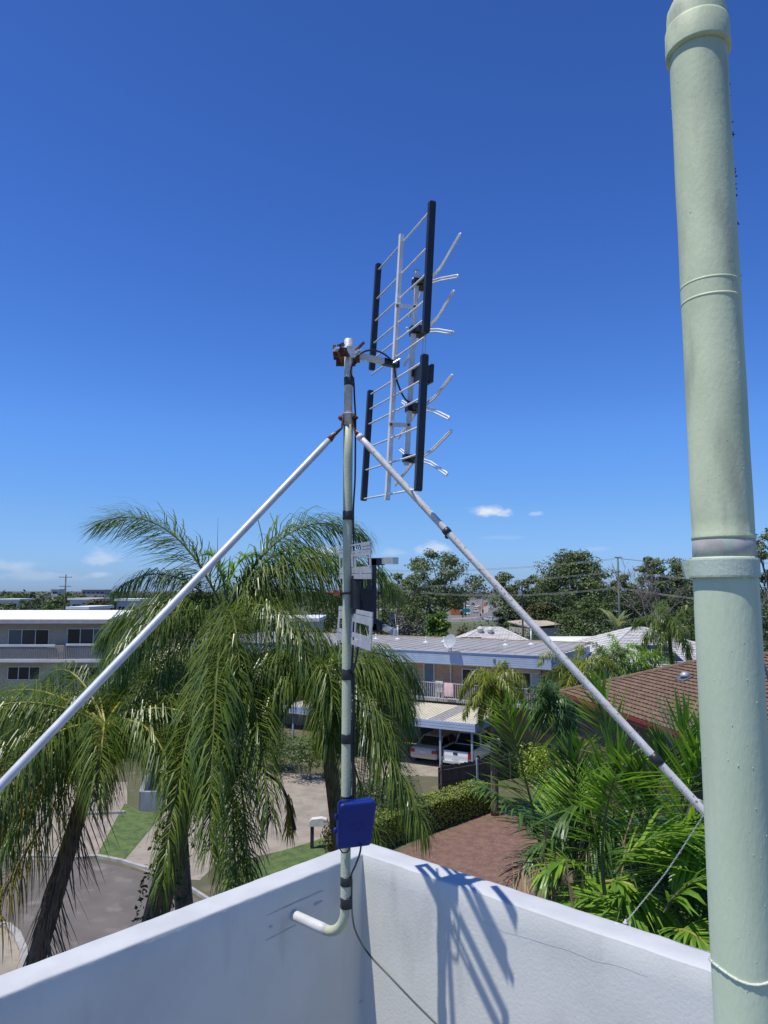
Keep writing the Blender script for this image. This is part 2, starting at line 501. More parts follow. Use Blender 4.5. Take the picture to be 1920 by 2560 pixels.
# ring where the braces bolt on
zc = mz(1048)
mb = MB(); mb.revolve([(R0 + .001, -.022), (R0 + .003, -.022), (R0 + .003, .018), (R0 + .005, .020), (R0 + .001, .022)], (MX, MY, zc), 20)
mb.build('collar', m_galv, mast, smooth=True)
def brace(side, ptop, pend, rad, m):
    ptop = V(ptop); pend = V(pend); d = (pend - ptop).normalized()
    mb = MB()
    L = (pend - ptop).length
    pts = [ptop + d * (L * i / 30) for i in range(31)]
    rs = [rad * (.75 if i == 0 else 1) for i in range(31)]
    mb.tube(pts, rs, 16)
    br = mb.build('brace', m, mast, smooth=True)
    # flattened, rusted end bolted to the collar
    mb = MB(); sd = V((side, -.25, 0)).normalized(); pr = V((-sd.y, sd.x, 0))
    e0 = V((MX, MY, zc)) + sd * (R0 + .004)
    q = [e0 + V((0, 0, .018)), e0 + V((0, 0, -.012)), e0 + V((0, 0, -.036)) + sd * .003, ptop + d * .004, ptop + d * .034]
    wd = [.013, .014, .013, .0125, rad + .0006]; th = [.003, .0035, .004, .008, rad + .0006]
    rg = []
    for i, c in enumerate(q):
        dd = (q[min(i + 1, 4)] - q[max(i - 1, 0)]).normalized(); nn = dd.cross(pr).normalized()
        rg.append([c + pr * wd[i] * math.cos(2 * PI * j / 12) + nn * th[i] * math.sin(2 * PI * j / 12) for j in range(12)])
    mb.loft(rg); mb.build('flattened_end', m_rust, br, smooth=True)
    mb = MB(); b0 = e0 + V((0, 0, .004)); mb.tube([b0, b0 + sd * .012], .0085, 6); mb.tube([b0 + sd * .012, b0 + sd * .017], .005, 8); mb.ball(b0 - pr * .016 + sd * .004, .008)
    mb.build('bolt', m_rust, br, smooth=False)
    return br, pts, d
jl = at(836, 1086, MY - .012); jr = at(888, 1079, MY - .012)
el = at(0, 1965, 1.93); er = at(1775, 2045, 2.22)
dl_ = (el - jl).normalized()
# carry both braces on until they meet the tops of the walls
tl = ((PT + .004) - jl.z) / dl_.z
brl, _, _ = brace(-1, jl, jl + dl_ * tl, .0125, m_brace_clean)
dr_ = (er - jr).normalized(); tr = ((PT + .004) - jr.z) / dr_.z
brr, _, _ = brace(1, jr, jr + dr_ * tr, .0125, m_brace)
def sleeve(p0, p1, r, m, name, parent):
    mb = MB(); mb.tube([p0, p0.lerp(p1, .5), p1], [r, r + .001, r], 16)
    return mb.build(name, m, parent, smooth=True)
def on_r(px):   # point of the long brace seen at picture column px
    best = min(range(2001), key=lambda i: abs(960 + F * ((jr + dr_ * tr * i / 2000).x) / ((jr + dr_ * tr * i / 2000 - CAM).dot(V((0, math.cos(PITCH), math.sin(PITCH))))) - px))
    return jr + dr_ * tr * best / 2000
for a, b in ((1112, 1122), (1628, 1652)): sleeve(on_r(a), on_r(b), .0145, m_tape, 'tape_band', brr)
sleeve(on_r(897), on_r(905), .0132, m_galv, 'joint_sleeve', brr)
mb = MB(); c = on_r(1118) + V((0, 0, -.018)); mb.ball(c, .009, .007, .008); mb.build('tape_end', m_tape, brr)

# ------------------------------------------------------------------ main antenna
ant = thing('tv_antenna', 'large aluminium antenna with black reflector ends and four pairs of folded whiskers', 'antenna', at(985, 910, 2.75))
YR, YL = 2.49, 3.09
RT, RB, LT, LB = at(1080, 507, YR), at(1045, 1228, YR), at(946, 662, YL), at(909, 1252, YL)
def pl(s, t): return LT.lerp(RT, s).lerp(LB.lerp(RB, s), t)     # s across, t down the reflector
dW = (pl(1, .5) - pl(0, .5)); WID = dW.length; dW.normalize()
dD = (pl(.5, 1) - pl(.5, 0)); HGT = dD.length; dD.normalize()
dN = dW.cross(dD); dN.normalize()
if dN.x < 0: dN = -dN                                            # from the reflector towards the whiskers
m_bar = m_black
def end_bar(s, t0, t1):
    mb = MB(); a = pl(s, t0); b = pl(s, t1); d = (b - a).normalized()
    ww, tt = .021, .026
    rg = []
    for (f, sc_) in ((0, .8), (.006, 1), ((b - a).length - .006, 1), ((b - a).length, .8)):
        c = a + d * f
        rg.append([c + dW * x * ww / 2 * sc_ + dN * y * tt / 2 * sc_ for x, y in ((-1, -.93), (-.88, -1), (.88, -1), (1, -.93), (1, .93), (.88, 1), (-.88, 1), (-1, .93))])
    mb.loft(rg); return mb.build('end_bar', m_bar, ant)
end_bar(1, -.005, .462); end_bar(0, -.005, .455); end_bar(1, .537, 1.0); end_bar(0, .541, 1.0)
SB = 0.545
def tl_(px_s, py):                                               # parameter t where the bar at s is seen at row py
    return min((i / 400 for i in range(401)), key=lambda t: abs(pyof(pl(px_s, t)) - py))
def pyof(p):
    q = p - CAM; f = q.y * math.cos(PITCH) + q.z * math.sin(PITCH); u = -q.y * math.sin(PITCH) + q.z * math.cos(PITCH)
    return 1280 - F * u / f
rowsR = [524, 612, 680, 747, 795, 842, 903, 948, 993, 1065, 1134, 1222]
for yr in rowsR:
    t = tl_(1, yr); mb = MB(); mb.tube([pl(0, t), pl(1, t)], .0038, 8)
    mb.build('reflector_rod', m_alu_w, ant, smooth=True)
m_beam = m_alu
def beam(pa, pb, w, name):
    mb = MB(); d = (pb - pa).normalized(); sd = dW - d * dW.dot(d); sd.normalize(); nn = sd.cross(d)
    h = w / 2; rg = []
    for c in (pa, pb): rg.append([c + sd * x * h + nn * y * h for x, y in ((-1, -.8), (-.8, -1), (.8, -1), (1, -.8), (1, .8), (.8, 1), (-.8, 1), (-1, .8))])
    mb.loft(rg)
    return mb.build(name, m_alu_w, ant)
off = dN * -.012
beam(at(1004, 587, 2.772), at(968, 1250, 2.80), .019, 'reflector_beam')
BT, BBt = at(1042, 678, 2.80), at(1016, 1163, 2.83)
beam(BT, BBt, .019, 'boom')
mb = MB(); d = (BT - BBt).normalized(); mb.bar(BT, BT + d * .002, .0195, .0195, dW); mb.build('boom_end_plug', m_black, ant)
def bp(py):
    return min((BT.lerp(BBt, i / 400) for i in range(401)), key=lambda p: abs(pyof(p) - py))
def rp(py):
    a, b = at(1004, 587, 2.772), at(968, 1250, 2.80)
    return min((a.lerp(b, i / 400) for i in range(401)), key=lambda p: abs(pyof(p) - py))
for py in (769, 1063):                                           # links between beam and boom
    mb = MB(); a, b = rp(py), bp(py + 2); a = a - dW * 0 + V((0, -.0135, 0)); b = b + V((0, -.0135, 0))
    mb.bar(a - (b - a) * .12, b + (b - a) * .12, .006, .017, dD)
    lk = mb.build('link_plate', m_alu_w, ant)
    for p in (a, b):
        mb = MB(); mb.tube([p + V((0, -.002, 0)), p + V((0, -.007, 0))], .0058, 8); mb.build('rivet', m_rust, lk)
whisk = [((1082, 682), (1152, 583), (1081, 703), (1146, 690), 706), ((1075, 812), (1136, 726), (1074, 828), (1135, 833), 826),
         ((1067, 1008), (1132, 937), (1065, 1025), (1124, 1046), 1019), ((1061, 1138), (1130, 1076), (1059, 1157), (1119, 1186), 1146)]
m_whisk = M('white_aluminium', (.80, .80, .79), (.70, .70, .69), scale=30, rough=.45, metal=.1)
for (a1, e1, a2, e2, py) in whisk:
    c = bp(py)
    ins = MB(); cc = c + dN * .026
    ins.box(cc - dW * -.0, (.105, .05, .022), (dW, dN, dD)); ins.box(c + dN * .004, (.034, .036, .03), (dW, dN, dD))
    ib = ins.build('insulator', m_black, ant)
    for (e, up) in ((e1, -1), (e2, 1)):
        tip = at(e[0], e[1], 2.58)
        root = c + dN * .045 + dW * .045 + dD * .006 * up
        v = tip - root
        for side in (1, -1):
            vv = v if side == 1 else v - dW * 2 * v.dot(dW)
            r0 = root if side == 1 else root - dW * .09
            L = vv.length; dv = vv.normalized()
            sep = dv.cross(dN).normalized() * .0052
            if sep.length < 1e-6: sep = dD * .0045
            k1 = r0 + vv * .33 - dD * up * .006 + dN * .006
            pa = [r0 + sep, k1 + sep, r0 + vv * .97 + sep, r0 + vv, r0 + vv * .97 - sep, k1 - sep, r0 - sep]
            mb = MB(); mb.tube(pa, .0034, 8)
            mb.build('whisker', m_whisk, ib, smooth=True)
for k_ in (-1, 1):                                               # phasing wires down the front of the boom
    mb = MB(); pts = []
    for py in (706, 740, 790, 826, 880, 930, 970, 1019, 1060, 1110, 1146):
        pts.append(bp(py) + dN * .05 + dW * k_ * .014)
    mb.tube(pts, .0018, 6); mb.build('phasing_wire', m_alu, ant, smooth=True)
c = bp(940) + dN * .03 + dW * .05
mb = MB(); mb.box(c, (.075, .045, .062), (dW, dN, dD)); mb.box(c + dN * .025, (.085, .012, .074), (dW, dN, dD)); mb.box(bp(934) + dN * .012, (.03, .03, .03), (dW, dN, dD))
mb.build('balun_box', m_black, ant)
# arm to the mast with its rusty clamp
arm0 = V((MX, MY, at(885, 889, MY).z)) + V((.02, -.012, 0)); arm1 = at(989, 911, 2.775)
mb = MB(); da = (arm1 - arm0).normalized(); mb.bar(arm0, arm1 - da * .06, .021, .021); mb.build('support_arm', m_alu_w, ant)
mb = MB(); mb.bar(arm1 - da * .064, arm1 + da * .012, .0245, .0255); mb.build('arm_socket', m_black, ant)
mb = MB(); q = arm1 + V((0, -.014, .004)); mb.tube([q, q + V((0, -.008, 0))], .007, 6); mb.tube([q + V((-.014, -.01, -.008)), q + V((.02, -.012, .012))], .003, 6); mb.build('wing_nut', m_alu, ant)
zk = mz(885)
mb = MB()
mb.box((MX - .012, MY - .023, zk), (.085, .008, .034)); mb.box((MX - .012, MY + .026, zk - .014), (.075, .012, .05))
mb.bar((MX - .053, MY - .03, zk + .012), (MX - .053, MY + .03, zk), .012, .03); mb.bar((MX + .036, MY - .03, zk - .004), (MX + .036, MY + .03, zk - .008), .014, .036)
for i in range(9):
    a = PI * i / 8
    p0 = V((MX + .03 * math.cos(a), MY + .002 + .028 * math.sin(a), zk - .022)); a2 = PI * (i + 1) / 8
    p1 = V((MX + .03 * math.cos(a2), MY + .002 + .028 * math.sin(a2), zk - .022))
    if i < 8: mb.bar(p0, p1, .006, .026)
mb.bar((MX + .03, MY - .04, zk), (MX + .062, MY - .05, zk + .03), .008, .008)
mb.bar((MX - .04, MY - .032, zk + .018), (MX - .015, MY - .03, zk + .03), .008, .012)
cl = mb.build('mast_clamp', m_rust, ant)
mb = MB()
z0 = zk + .021; pts = [(-.006, .0), (.046, -.004), (.05, -.03), (.03, -.046), (.01, -.045), (-.002, -.02)]
mb.prism([V((MX + x, MY - .03, z0 + z)) for x, z in pts], (0, -.004, 0)); mb.build('clamp_plate', M('scuffed_zinc', (.50, .53, .56), (.38, .40, .43), scale=60, rough=.4, metal=.5), cl)
for (x, z) in ((-.044, .004), (.04, -.004)):
    mb = MB(); p = V((MX + x, MY - .034, zk + z)); mb.tube([p, p + V((0, -.012, 0))], .0085, 6); mb.tube([p + V((0, -.012, 0)), p + V((0, -.022, 0))], .0045, 8)
    mb.bar(p + V((-.013, -.014, -.008)), p + V((.012, -.014, .006)), .004, .008); mb.build('wing_nut', m_alu, cl)
mb = MB(); mb.tube([(MX, MY, ztop - .004), (MX, MY, ztop + .0015)], R0 - .003, 16); mb.build('tube_cap', m_galv, mast, smooth=True)

# ------------------------------------------------------------------ coaxial cables
def spline(pts, n=10):
    pts = [V(p) for p in pts]; o = []
    P = [pts[0] * 2 - pts[1]] + pts + [pts[-1] * 2 - pts[-2]]
    for i in range(1, len(P) - 2):
        for j in range(n):
            t = j / n; a, b, c, d = P[i - 1], P[i], P[i + 1], P[i + 2]
            o.append(0.5 * ((2 * b) + (c - a) * t + (a * 2 - b * 5 + c * 4 - d) * t * t + (b * 3 - a - c * 3 + d) * t ** 3))
    o.append(pts[-1]); return o
mb = MB()
cs = MX + R0 + .0045
pts = [V((MX + .018, MY - .016, mz(2330))) * 0 + V((cs, MY - .004, mz(2150)))]
pts = [V((cs - .002, MY - .004, mz(2080)))] + [V((cs + dx, MY - .006, mz(y))) for y, dx in ((2020, .001), (1950, .003), (1846, -.002), (1760, .003), (1686, -.002), (1560, .003), (1440, .004), (1290, -.001), (1200, .005), (1120, .006), (1048, .006), (1000, .002), (954, -.002))]
pts += [at(877, 930, 2.63), at(885, 902, 2.61), at(898, 886, 2.6), at(922, 876, 2.62), at(950, 880, 2.66), at(974, 896, 2.73), at(985, 915, 2.76), at(989, 940, 2.77), at(998, 968, 2.775), at(1008, 990, 2.79), at(1022, 1005, 2.80), at(1042, 1008, 2.80), at(1052, 996, 2.79), at(1054, 960, 2.78)]
mb.tube(spline(pts, 8), .0036, 8)
tag(mb.build('coaxial_cable', m_black, smooth=True), 'black coaxial cable running up the mast and looping across to the large antenna', 'cable')
mb = MB()
pts = [at(903, 2112, 2.60), at(899, 2135, 2.61), at(888, 2165, 2.635), at(879, 2185, 2.645), V((cs, MY - .008, mz(2202))), V((cs, MY - .006, mz(2255))), at(881, 2290, 2.64), at(888, 2325, 2.63), at(905, 2360, 2.62), at(930, 2395, 2.6), at(975, 2442, 2.55), at(1030, 2500, 2.45), at(1075, 2545, 2.38), at(1130, 2600, 2.3), at(1200, 2690, 2.15), at(1230, 2900, 2.0)]
pts = [p if p.z > FLOOR + .01 else V((p.x, p.y, FLOOR + .006)) for p in pts]
mb.tube(spline(pts, 8), .0034, 8)
tag(mb.build('down_cable', M('grey_green_cable', (.05, .055, .045), (.08, .085, .065), scale=6, rough=.5), smooth=True), 'dark cable drooping from the blue box across the foot of the white wall', 'cable')
mb = MB()
pts = [at(897, 1605, 2.62), at(894, 1625, 2.60), at(889, 1655, 2.60), at(882, 1678, 2.63), V((cs + .003, MY - .004, mz(1690)))]
pts += [V((cs + .005, MY - .0, mz(y))) for y in (1760, 1846, 1930, 2000)]
mb.tube(spline(pts, 6), .0042, 8)
tag(mb.build('coaxial_cable', m_black, smooth=True), 'short black cable dropping from the small slotted antenna down the mast', 'cable')
mb = MB()
pts = [at(846, 2106, 2.63), at(848, 2118, 2.63), at(856, 2131, 2.635), at(868, 2130, 2.635), at(875, 2118, 2.64), at(877, 2100, 2.64)]
mb.tube(spline(pts, 6), .002, 6)
tag(mb.build('tie_wire', m_black, smooth=True), 'thin dark wire looped round the mast just under the blue box', 'wire')

# ------------------------------------------------------------------ blue box on the mast
m_blue = M('blue_plastic', (.006, .022, .17), (.008, .027, .20), scale=3, rough=.42, bump=.08, bscale=180, spec=.35)
bx = at(886, 2052, 2.612)
box = thing('junction_box', 'bright blue plastic weatherproof box strapped to the lower mast', 'junction box', bx)
bw_d = V((.94, .34, 0)).normalized(); bn = V((bw_d.y, -bw_d.x, 0)); bu = V((.0, .0, 1))
bn = (bn + V((0, 0, -.24))).normalized(); bu = bw_d.cross(bn) * -1; bu.normalize()
if bu.z < 0: bu = -bu
def rrect(c, hw, hh, r, dep, n=5, sk=0):
    o = []
    for (cx, cy, a0) in ((hw - r, hh - r, 0), (-hw + r, hh - r, PI / 2), (-hw + r, -hh + r, PI), (hw - r, -hh + r, 3 * PI / 2)):
        for i in range(n + 1):
            a = a0 + PI / 2 * i / n
            x, y = cx + r * math.cos(a), cy + r * math.sin(a)
            y += sk * (x / hw) ** 2 * -1 * (1 if y > 0 else 0)
            if y < 0: x *= 1 - .10 * (-y / hh) ** 2
            o.append(c + bw_d * x + bu * y + bn * dep)
    return o
hw, hh = .068, .085
mb = MB(); mb.loft([rrect(bx, hw - .006, hh - .006, .012, -.018, sk=.008), rrect(bx, hw - .001, hh - .001, .012, .0, sk=.008), rrect(bx, hw, hh, .013, .009, sk=.008), rrect(bx, hw, hh, .013, .0105, sk=.008)])
bb = mb.build('housing', m_blue, box, smooth=False)
mb = MB(); mb.loft([rrect(bx, hw - .003, hh - .003, .013, .0105, sk=.008), rrect(bx, hw - .003, hh - .003, .013, .013, sk=.008), rrect(bx, hw + .001, hh + .001, .014, .0135, sk=.008), rrect(bx, hw + .001, hh + .001, .014, .021, sk=.008), rrect(bx, hw - .001, hh - .001, .014, .0255, sk=.008), rrect(bx, hw - .006, hh - .006, .012, .0285, sk=.008), rrect(bx, hw - .012, hh - .012, .01, .0292, sk=.008)])
lid = mb.build('lid', m_blue, box, smooth=False)
for zz in (.028, -.022):
    mb = MB(); p = bx - bw_d * (hw + .003) + bu * zz + bn * .008; mb.tube([p - bu * .008, p + bu * .008], .006, 10); mb.bar(p, p + bw_d * .01, .012, .012); mb.build('hinge', m_blue, box, smooth=True)
mb = MB()                                                        # embossed maker's lettering, worn past reading
xs = -.024
for seg in ('l.', 'l_', 'lc', 'ls'):
    for (ax, ay, bx_, by_) in {'l.': [(0, 0, 0, 1), (0, 1, .5, .5), (.5, .5, 1, 1), (1, 1, 1, 0)], 'l_': [(0, 0, 0, 1), (0, 0, .8, 0)], 'lc': [(0, 0, 0, 1), (0, 1, .8, 1), (0, 0, .8, 0)], 'ls': [(0, 1, .8, 1), (0, .5, .8, .5), (0, 1, 0, .5), (.8, .5, .8, 0), (0, 0, .8, 0)]}[seg]:
        q0 = bx + bw_d * (xs + ax * .010) + bu * (-.004 + ay * .014) + bn * .0293
        q1 = bx + bw_d * (xs + bx_ * .010) + bu * (-.004 + by_ * .014) + bn * .0293
        mb.bar(q0, q1, .0016, .0014, bn)
    xs += .0135
for i in range(8):
    q0 = bx + bw_d * (-.024 + i * .0065) + bu * (-.017) + bn * .0293
    mb.bar(q0, q0 + bw_d * .0045, .006, .0012, bn)
mb.build('embossed_marks', m_blue, lid)
mb = MB(); mb.revolve([(R0 + .001, 0), (R0 + .003, 0), (R0 + .003, .012), (R0 + .001, .012)], (MX, MY, mz(1998)), 16)
mb.box((MX + .01, MY - .028, mz(2030)), (.05, .022, .1)); mb.build('mounting_strap', m_tape, box)

# ------------------------------------------------------------------ small slotted antenna behind the mast
Y2 = 2.66
sm = thing('small_antenna', 'small grey slotted panel antenna with black mount behind the green mast', 'antenna', at(885, 1483, Y2 - .1))
m_slot = M('grey_slotted_plate', (.47, .475, .485), (.38, .385, .395), scale=35, rough=.5, metal=.3, bump=.15, bscale=100, dist=.001)
def plate(c4, bars, name):
    """Corner points TL, TR, BR, BL; bars: solid regions (s0, s1, t0, t1)."""
    TL, TR, BR, BL = c4
    nn = (TR - TL).cross(BL - TL).normalized()
    mb = MB()
    f = lambda s, t: TL.lerp(TR, s).lerp(BL.lerp(BR, s), t)
    for (s0, s1, t0, t1, dn) in bars:
        q = [f(s0, t0), f(s1, t0), f(s1, t1), f(s0, t1)]
        mb.prism([p + nn * dn for p in q], nn * .0035)
    return mb.build(name, m_slot, sm)
ya, yb = 2.40, 2.82
up = [at(847, 1367, yb), at(924, 1353, ya), at(928, 1447.5, ya), at(848.5, 1447, yb)]
plate(up, [(0, .42, 0, .10, 0), (.75, 1, 0, .10, 0), (0, .42, .10, .19, .001), (.42, .75, .0, .045, .0012), (.75, 1, .10, .19, .001), (0, 1, .19, .26, .002),
           (0, 1, .275, .36, 0), (0, .04, .36, .66, 0), (.96, 1, .36, .66, 0), (.42, .48, .36, .66, 0), (.51, .56, .36, .66, .001), (0, 1, .66, .84, .001), (0, 1, .855, 1, 0)], 'upper_panel')
lo = [at(847, 1515, yb), at(931, 1531, ya), at(926, 1628, ya), at(841, 1597, yb)]
plate(lo, [(0, .47, 0, .12, 0), (.55, 1, 0, .12, 0), (0, 1, .135, .36, .001), (0, .06, .36, .66, 0), (.94, 1, .36, .66, 0), (.42, .47, .36, .66, 0), (.53, .56, .36, .66, .001), (0, 1, .66, .78, .001), (0, .5, .80, 1, 0), (.64, 1, .80, 1, 0), (.5, .64, .88, 1, 0)], 'lower_panel')
cm = at(887, 1487, Y2 - .02)
mb = MB(); mb.box(cm + V((.004, 0, 0)), (.03, .05, .14)); mb.box(cm + V((.022, .01, .045)), (.02, .04, .045)); mb.box(cm + V((.024, .01, -.04)), (.02, .04, .045)); mb.tube([cm + V((.01, -.03, -.05)), cm + V((.01, -.03, .05))], .014, 10)
mb.build('centre_mount', m_black, sm)
YF = 2.64
mb = MB()
mb.bar(at(935, 1398, YF), at(935, 1575, YF), .018, .03, (0, 1, 0))
mb.box(at(917, 1502, YF), (.038, .03, .092)); mb.box(at(923, 1455, YF - .02), (.016, .02, .07)); mb.bar(cm + V((.03, .0, 0)), at(930, 1490, YF), .02, .03)
mb.bar(at(920, 1404, YF), at(962, 1404, YF), .03, .026)
mb.bar(at(944, 1483, YF), at(957, 1483, YF), .01, .011)
mb.bar(at(931, 1570, YF), at(960, 1567, YF), .03, .028); mb.bar(at(936, 1552, YF), at(958, 1562, YF), .028, .02)
fr = mb.build('feed_body', m_black, sm)
mb = MB(); mb.bar(at(961, 1402, YF - .07), at(989, 1402, YF - .24), .02, .0235); mb.build('silver_element', m_alu, sm)
mb = MB(); mb.bar(at(959, 1568, YF - .04), at(990, 1582, YF - .22), .010, .022); mb.build('silver_element', m_alu, sm)
for x0 in (946.5, 955.5):
    mb = MB(); mb.tube([at(x0, 1412, YF), at(x0 - .8, 1480, YF), at(x0 + .5, 1556, YF)], .0014, 6); mb.build('feed_wire', m_black, sm)
mb = MB()
zb = mz(1483)
for i in range(10):
    a0, a1 = PI * i / 10, PI * (i + 1) / 10
    mb.tube([(MX + (R0 + .004) * math.cos(a0), MY - (R0 + .004) * math.sin(a0), zb), (MX + (R0 + .004) * math.cos(a1), MY - (R0 + .004) * math.sin(a1), zb)], .0038, 6)
mb.tube([(MX - R0 - .004, MY, zb), (MX - R0 - .004, MY + .1, zb)], .0038, 6); mb.tube([(MX + R0 + .004, MY, zb), (MX + R0 + .004, MY + .24, zb)], .0038, 6)
mb.tube([(MX - R0, MY - .012, zb + .002), (MX - R0 - .062, MY + .03, zb + .003)], [.006, .0035], 6); mb.bar((MX - R0 - .004, MY - .012, zb), (MX - R0 - .03, MY + .006, zb), .012, .02)
mb.build('u_bolt', m_rust, sm)

# ------------------------------------------------------------------ tall vent pipe beside the viewer
m_pvc = M('pale_green_paint', (.59, .675, .47), (.51, .595, .41), scale=7, rough=.58, bump=.32, bscale=190, dist=.002, stretch=(1, 1, .3),
          spots=(.50, .56, .40), sscale=30, sthr=(.55, .72), sstretch=(1, 1, .12))
m_pvc_up = M('dirty_green_paint', (.62, .68, .44), (.50, .56, .36), scale=9, rough=.62, bump=.28, bscale=150, dist=.002, stretch=(1, 1, .6),
             spots=(.36, .38, .27), sscale=22, sthr=(.5, .74), sstretch=(1, 1, .22))
m_primer = M('bare_pvc', (.52, .495, .44), (.40, .38, .34), scale=30, rough=.7, spots=(.40, .48, .39), sscale=55, sthr=(.52, .58))
vx = at(1815, 1475, 1.215)
PX, PY = vx.x, vx.y
vent = thing('vent_pipe', 'tall pale green painted vent pipe with lumpy joints close to the viewer', 'pipe', (PX, PY, FLOOR))
m_clamp = M('stained_green_paint', (.50, .58, .46), (.44, .52, .41), scale=7, rough=.55, bump=.4, bscale=150, dist=.002, spots=(.50, .36, .16), sscale=11, sthr=(.64, .72))
def pipe(name, prof_, m, n=64):
    mb = MB(); mb.revolve(prof_, (PX, PY, H), n); return mb.build(name, m, vent, smooth=True)
rl, ru = .0512, .0492
def wob(r, z0, z1, kk):
    return [(r + .0003 * math.sin(7 * i), z0 + (z1 - z0) * i / kk) for i in range(kk + 1)]
pipe('lower_pipe', [(rl, -2.0)] + wob(rl, -1.9, .0552, 40), m_pvc)
pipe('joint_ring', [(rl - .002, .0555), (rl - .0010, .0565), (rl - .0014, .085), (ru, .086)], m_primer)
pipe('upper_pipe', [(ru + .0012, .086), (ru + .0016, .09)] + wob(ru, .095, 1.0, 40), m_pvc_up)
ca = RAD(208); CX, CY = PX + .004 * math.cos(ca), PY + .004 * math.sin(ca)
mb = MB(); mb.revolve([(rl + .0022, .001), (rl + .0045, 0), (rl + .0050, .003), (rl + .0048, .029), (rl + .004, .032), (rl + .0022, .032), (rl + .0022, .001)], (CX, CY, H + .021), 56, cap=False)
lg = V((-.966, .26, 0)).normalized()
mb.bar(V((PX, PY, H + .036)) + lg * (rl + .006), V((PX, PY, H + .034)) + lg * (rl + .0155), .022, .031)
clp = mb.build('pipe_clamp', m_clamp, vent, smooth=False)
for z in (.537, .507): pipe('joint_ridge', [(ru, z - .003), (ru + .0012, z), (ru, z + .003)], m_pvc_up)
pipe('coupling', [(ru, .984), (ru + .0064, .984), (ru + .0068, .99), (ru + .0062, 1.035), (ru + .0045, 1.04), (ru + .003, 1.041)], m_pvc_up)
mb = MB()
pr_ = [(ru + .003, 1.036), (ru + .0028, 1.06), (ru + .001, 1.075), (ru - .006, 1.09), (ru - .012, 1.10), (ru - .013, 1.13), (ru - .017, 1.13), (ru - .018, 1.06)]
mb.revolve(pr_, (PX, PY, H), 48, cap=False); mb.build('top_cowl', m_pvc_up, vent, smooth=True)
mb = MB()                                                        # rope-like bead of sealant near the foot
for i in range(64):
    a0, a1 = 2 * PI * i / 64, 2 * PI * (i + 1) / 64
    f = lambda a: (PX + (rl + .001) * math.cos(a), PY + (rl + .001) * math.sin(a), H - .60 - .004 * math.sin(a * 3 + 1))
    mb.tube([f(a0), f(a1)], .0023 + .0003 * math.sin(i * 2.1), 6, caps=False)
mb.build('sealant_bead', M('cream_sealant', (.62, .66, .52), rough=.6, bump=.4, bscale=200, dist=.002), vent, smooth=True)
mb = MB()
m_bits = M('dark_bits', (.03, .022, .016), rough=.9)
view = V((PX, PY, 0)).normalized(); rt = V((view.y, -view.x, 0))
for (py, s) in ((232, 1), (262, 1), (325, 1.2), (352, 1.6), (360, 1.2), (440, 1), (452, 2.0), (458, 1.6), (478, 1.4), (490, 1), (503, 1.6), (572, 1.8), (700, .8), (715, .7)):
    mb = MB(); zz = at(1840, py, PY).z
    p = V((PX, PY, zz)) + rt * (ru - .0012)
    for _ in range(4):
        v = V((rng.uniform(-.3, 1), rng.uniform(-1, 1), rng.uniform(-1, 1))).normalized() * .0028 * s + rt * .0012
        mb.tube([p - v * .3, p + v], [.0012 * s, .0004], 5)
    mb.build('dead_leaf', m_bits, vent)
mb = MB()
for i in range(17):
    zz = at(1900, 1500 + i * 3.4, PY + .03).z
    p = V((PX, PY + .012, zz)) + rt * (rl + .0005)
    mb.tube([p - rt * .004, p + rt * .0075], .0006, 5)
mb.build('comb_strip', M('pale_comb', (.5, .5, .47), rough=.6), vent)
mb = MB()                                                        # blisters and runs in the paint
for i in range(210):
    a = rng.uniform(0, 2 * PI); z = rng.uniform(-.62, .95) if rng.random() < .5 else rng.uniform(-.6, .12)
    r = ru if z > .09 else rl
    s = rng.uniform(.00035, .0011)
    mb.ball((PX + r * math.cos(a), PY + r * math.sin(a), H + z), s, s, s * rng.uniform(1, 2.2), 6)
tag(mb.build('paint_blisters', m_pvc, vent, smooth=True), kind='stuff')

# twisted wire from a hook on the parapet to the pipe
wa = on_plane(1564, 2305, V((0, 0, PT + .004)), V((0, 0, 1)))
wb = at(1785, 1998, 2.10)
mid = [wa, wa.lerp(wb, .18) + V((.0, .0, -.008)), wa.lerp(wb, .5) + V((0, 0, -.018)), wa.lerp(wb, .8) + V((0, 0, -.008)), wb, at(1806, 2002, 2.12), at(1822, 2060, 2.16), on_r(1822)]
cl_ = spline(mid, 60)
mb = MB()
for ph in (0, PI):
    pts = []
    for i, p in enumerate(cl_):
        d = (cl_[min(i + 1, len(cl_) - 1)] - cl_[max(i - 1, 0)]).normalized(); a = d.cross(V((0, 0, 1))).normalized(); b = d.cross(a)
        t = i * .5 + ph
        pts.append(p + (a * math.cos(t) + b * math.sin(t)) * .0013)
    mb.tube(pts, .0012, 6)
wr = mb.build('twisted_wire', M('painted_wire', (.55, .60, .50), (.42, .46, .38), scale=40, rough=.5), smooth=True)
tag(wr, 'pale green twisted wire stretched from the parapet top towards the vent pipe', 'wire')
mb = MB(); mb.revolve([(.009, 0), (.009, .003), (.004, .006), (.003, .012)], wa - V((0, 0, .004)), 12); mb.ball(wa - V((.03, .004, .004)), .012, .01, .003)
mb.build('anchor_hook', m_cap, wr, smooth=True)
mb = MB()
pts = [V((PX, PY + .06, H - .07)) + rt * .045, V((PX, PY + .06, H - .085)) + rt * .062, V((PX, PY + .06, H - .11)) + rt * .073, V((PX, PY + .07, H - .16)) + rt * .09, V((PX, PY + .08, H - .3)) + rt * .11]
mb.tube(spline(pts, 8), .0022, 6)
tag(mb.build('loose_cable', M('grey_cable', (.25, .25, .26), rough=.6), smooth=True), 'thin grey cable hanging behind the pale green vent pipe', 'cable')
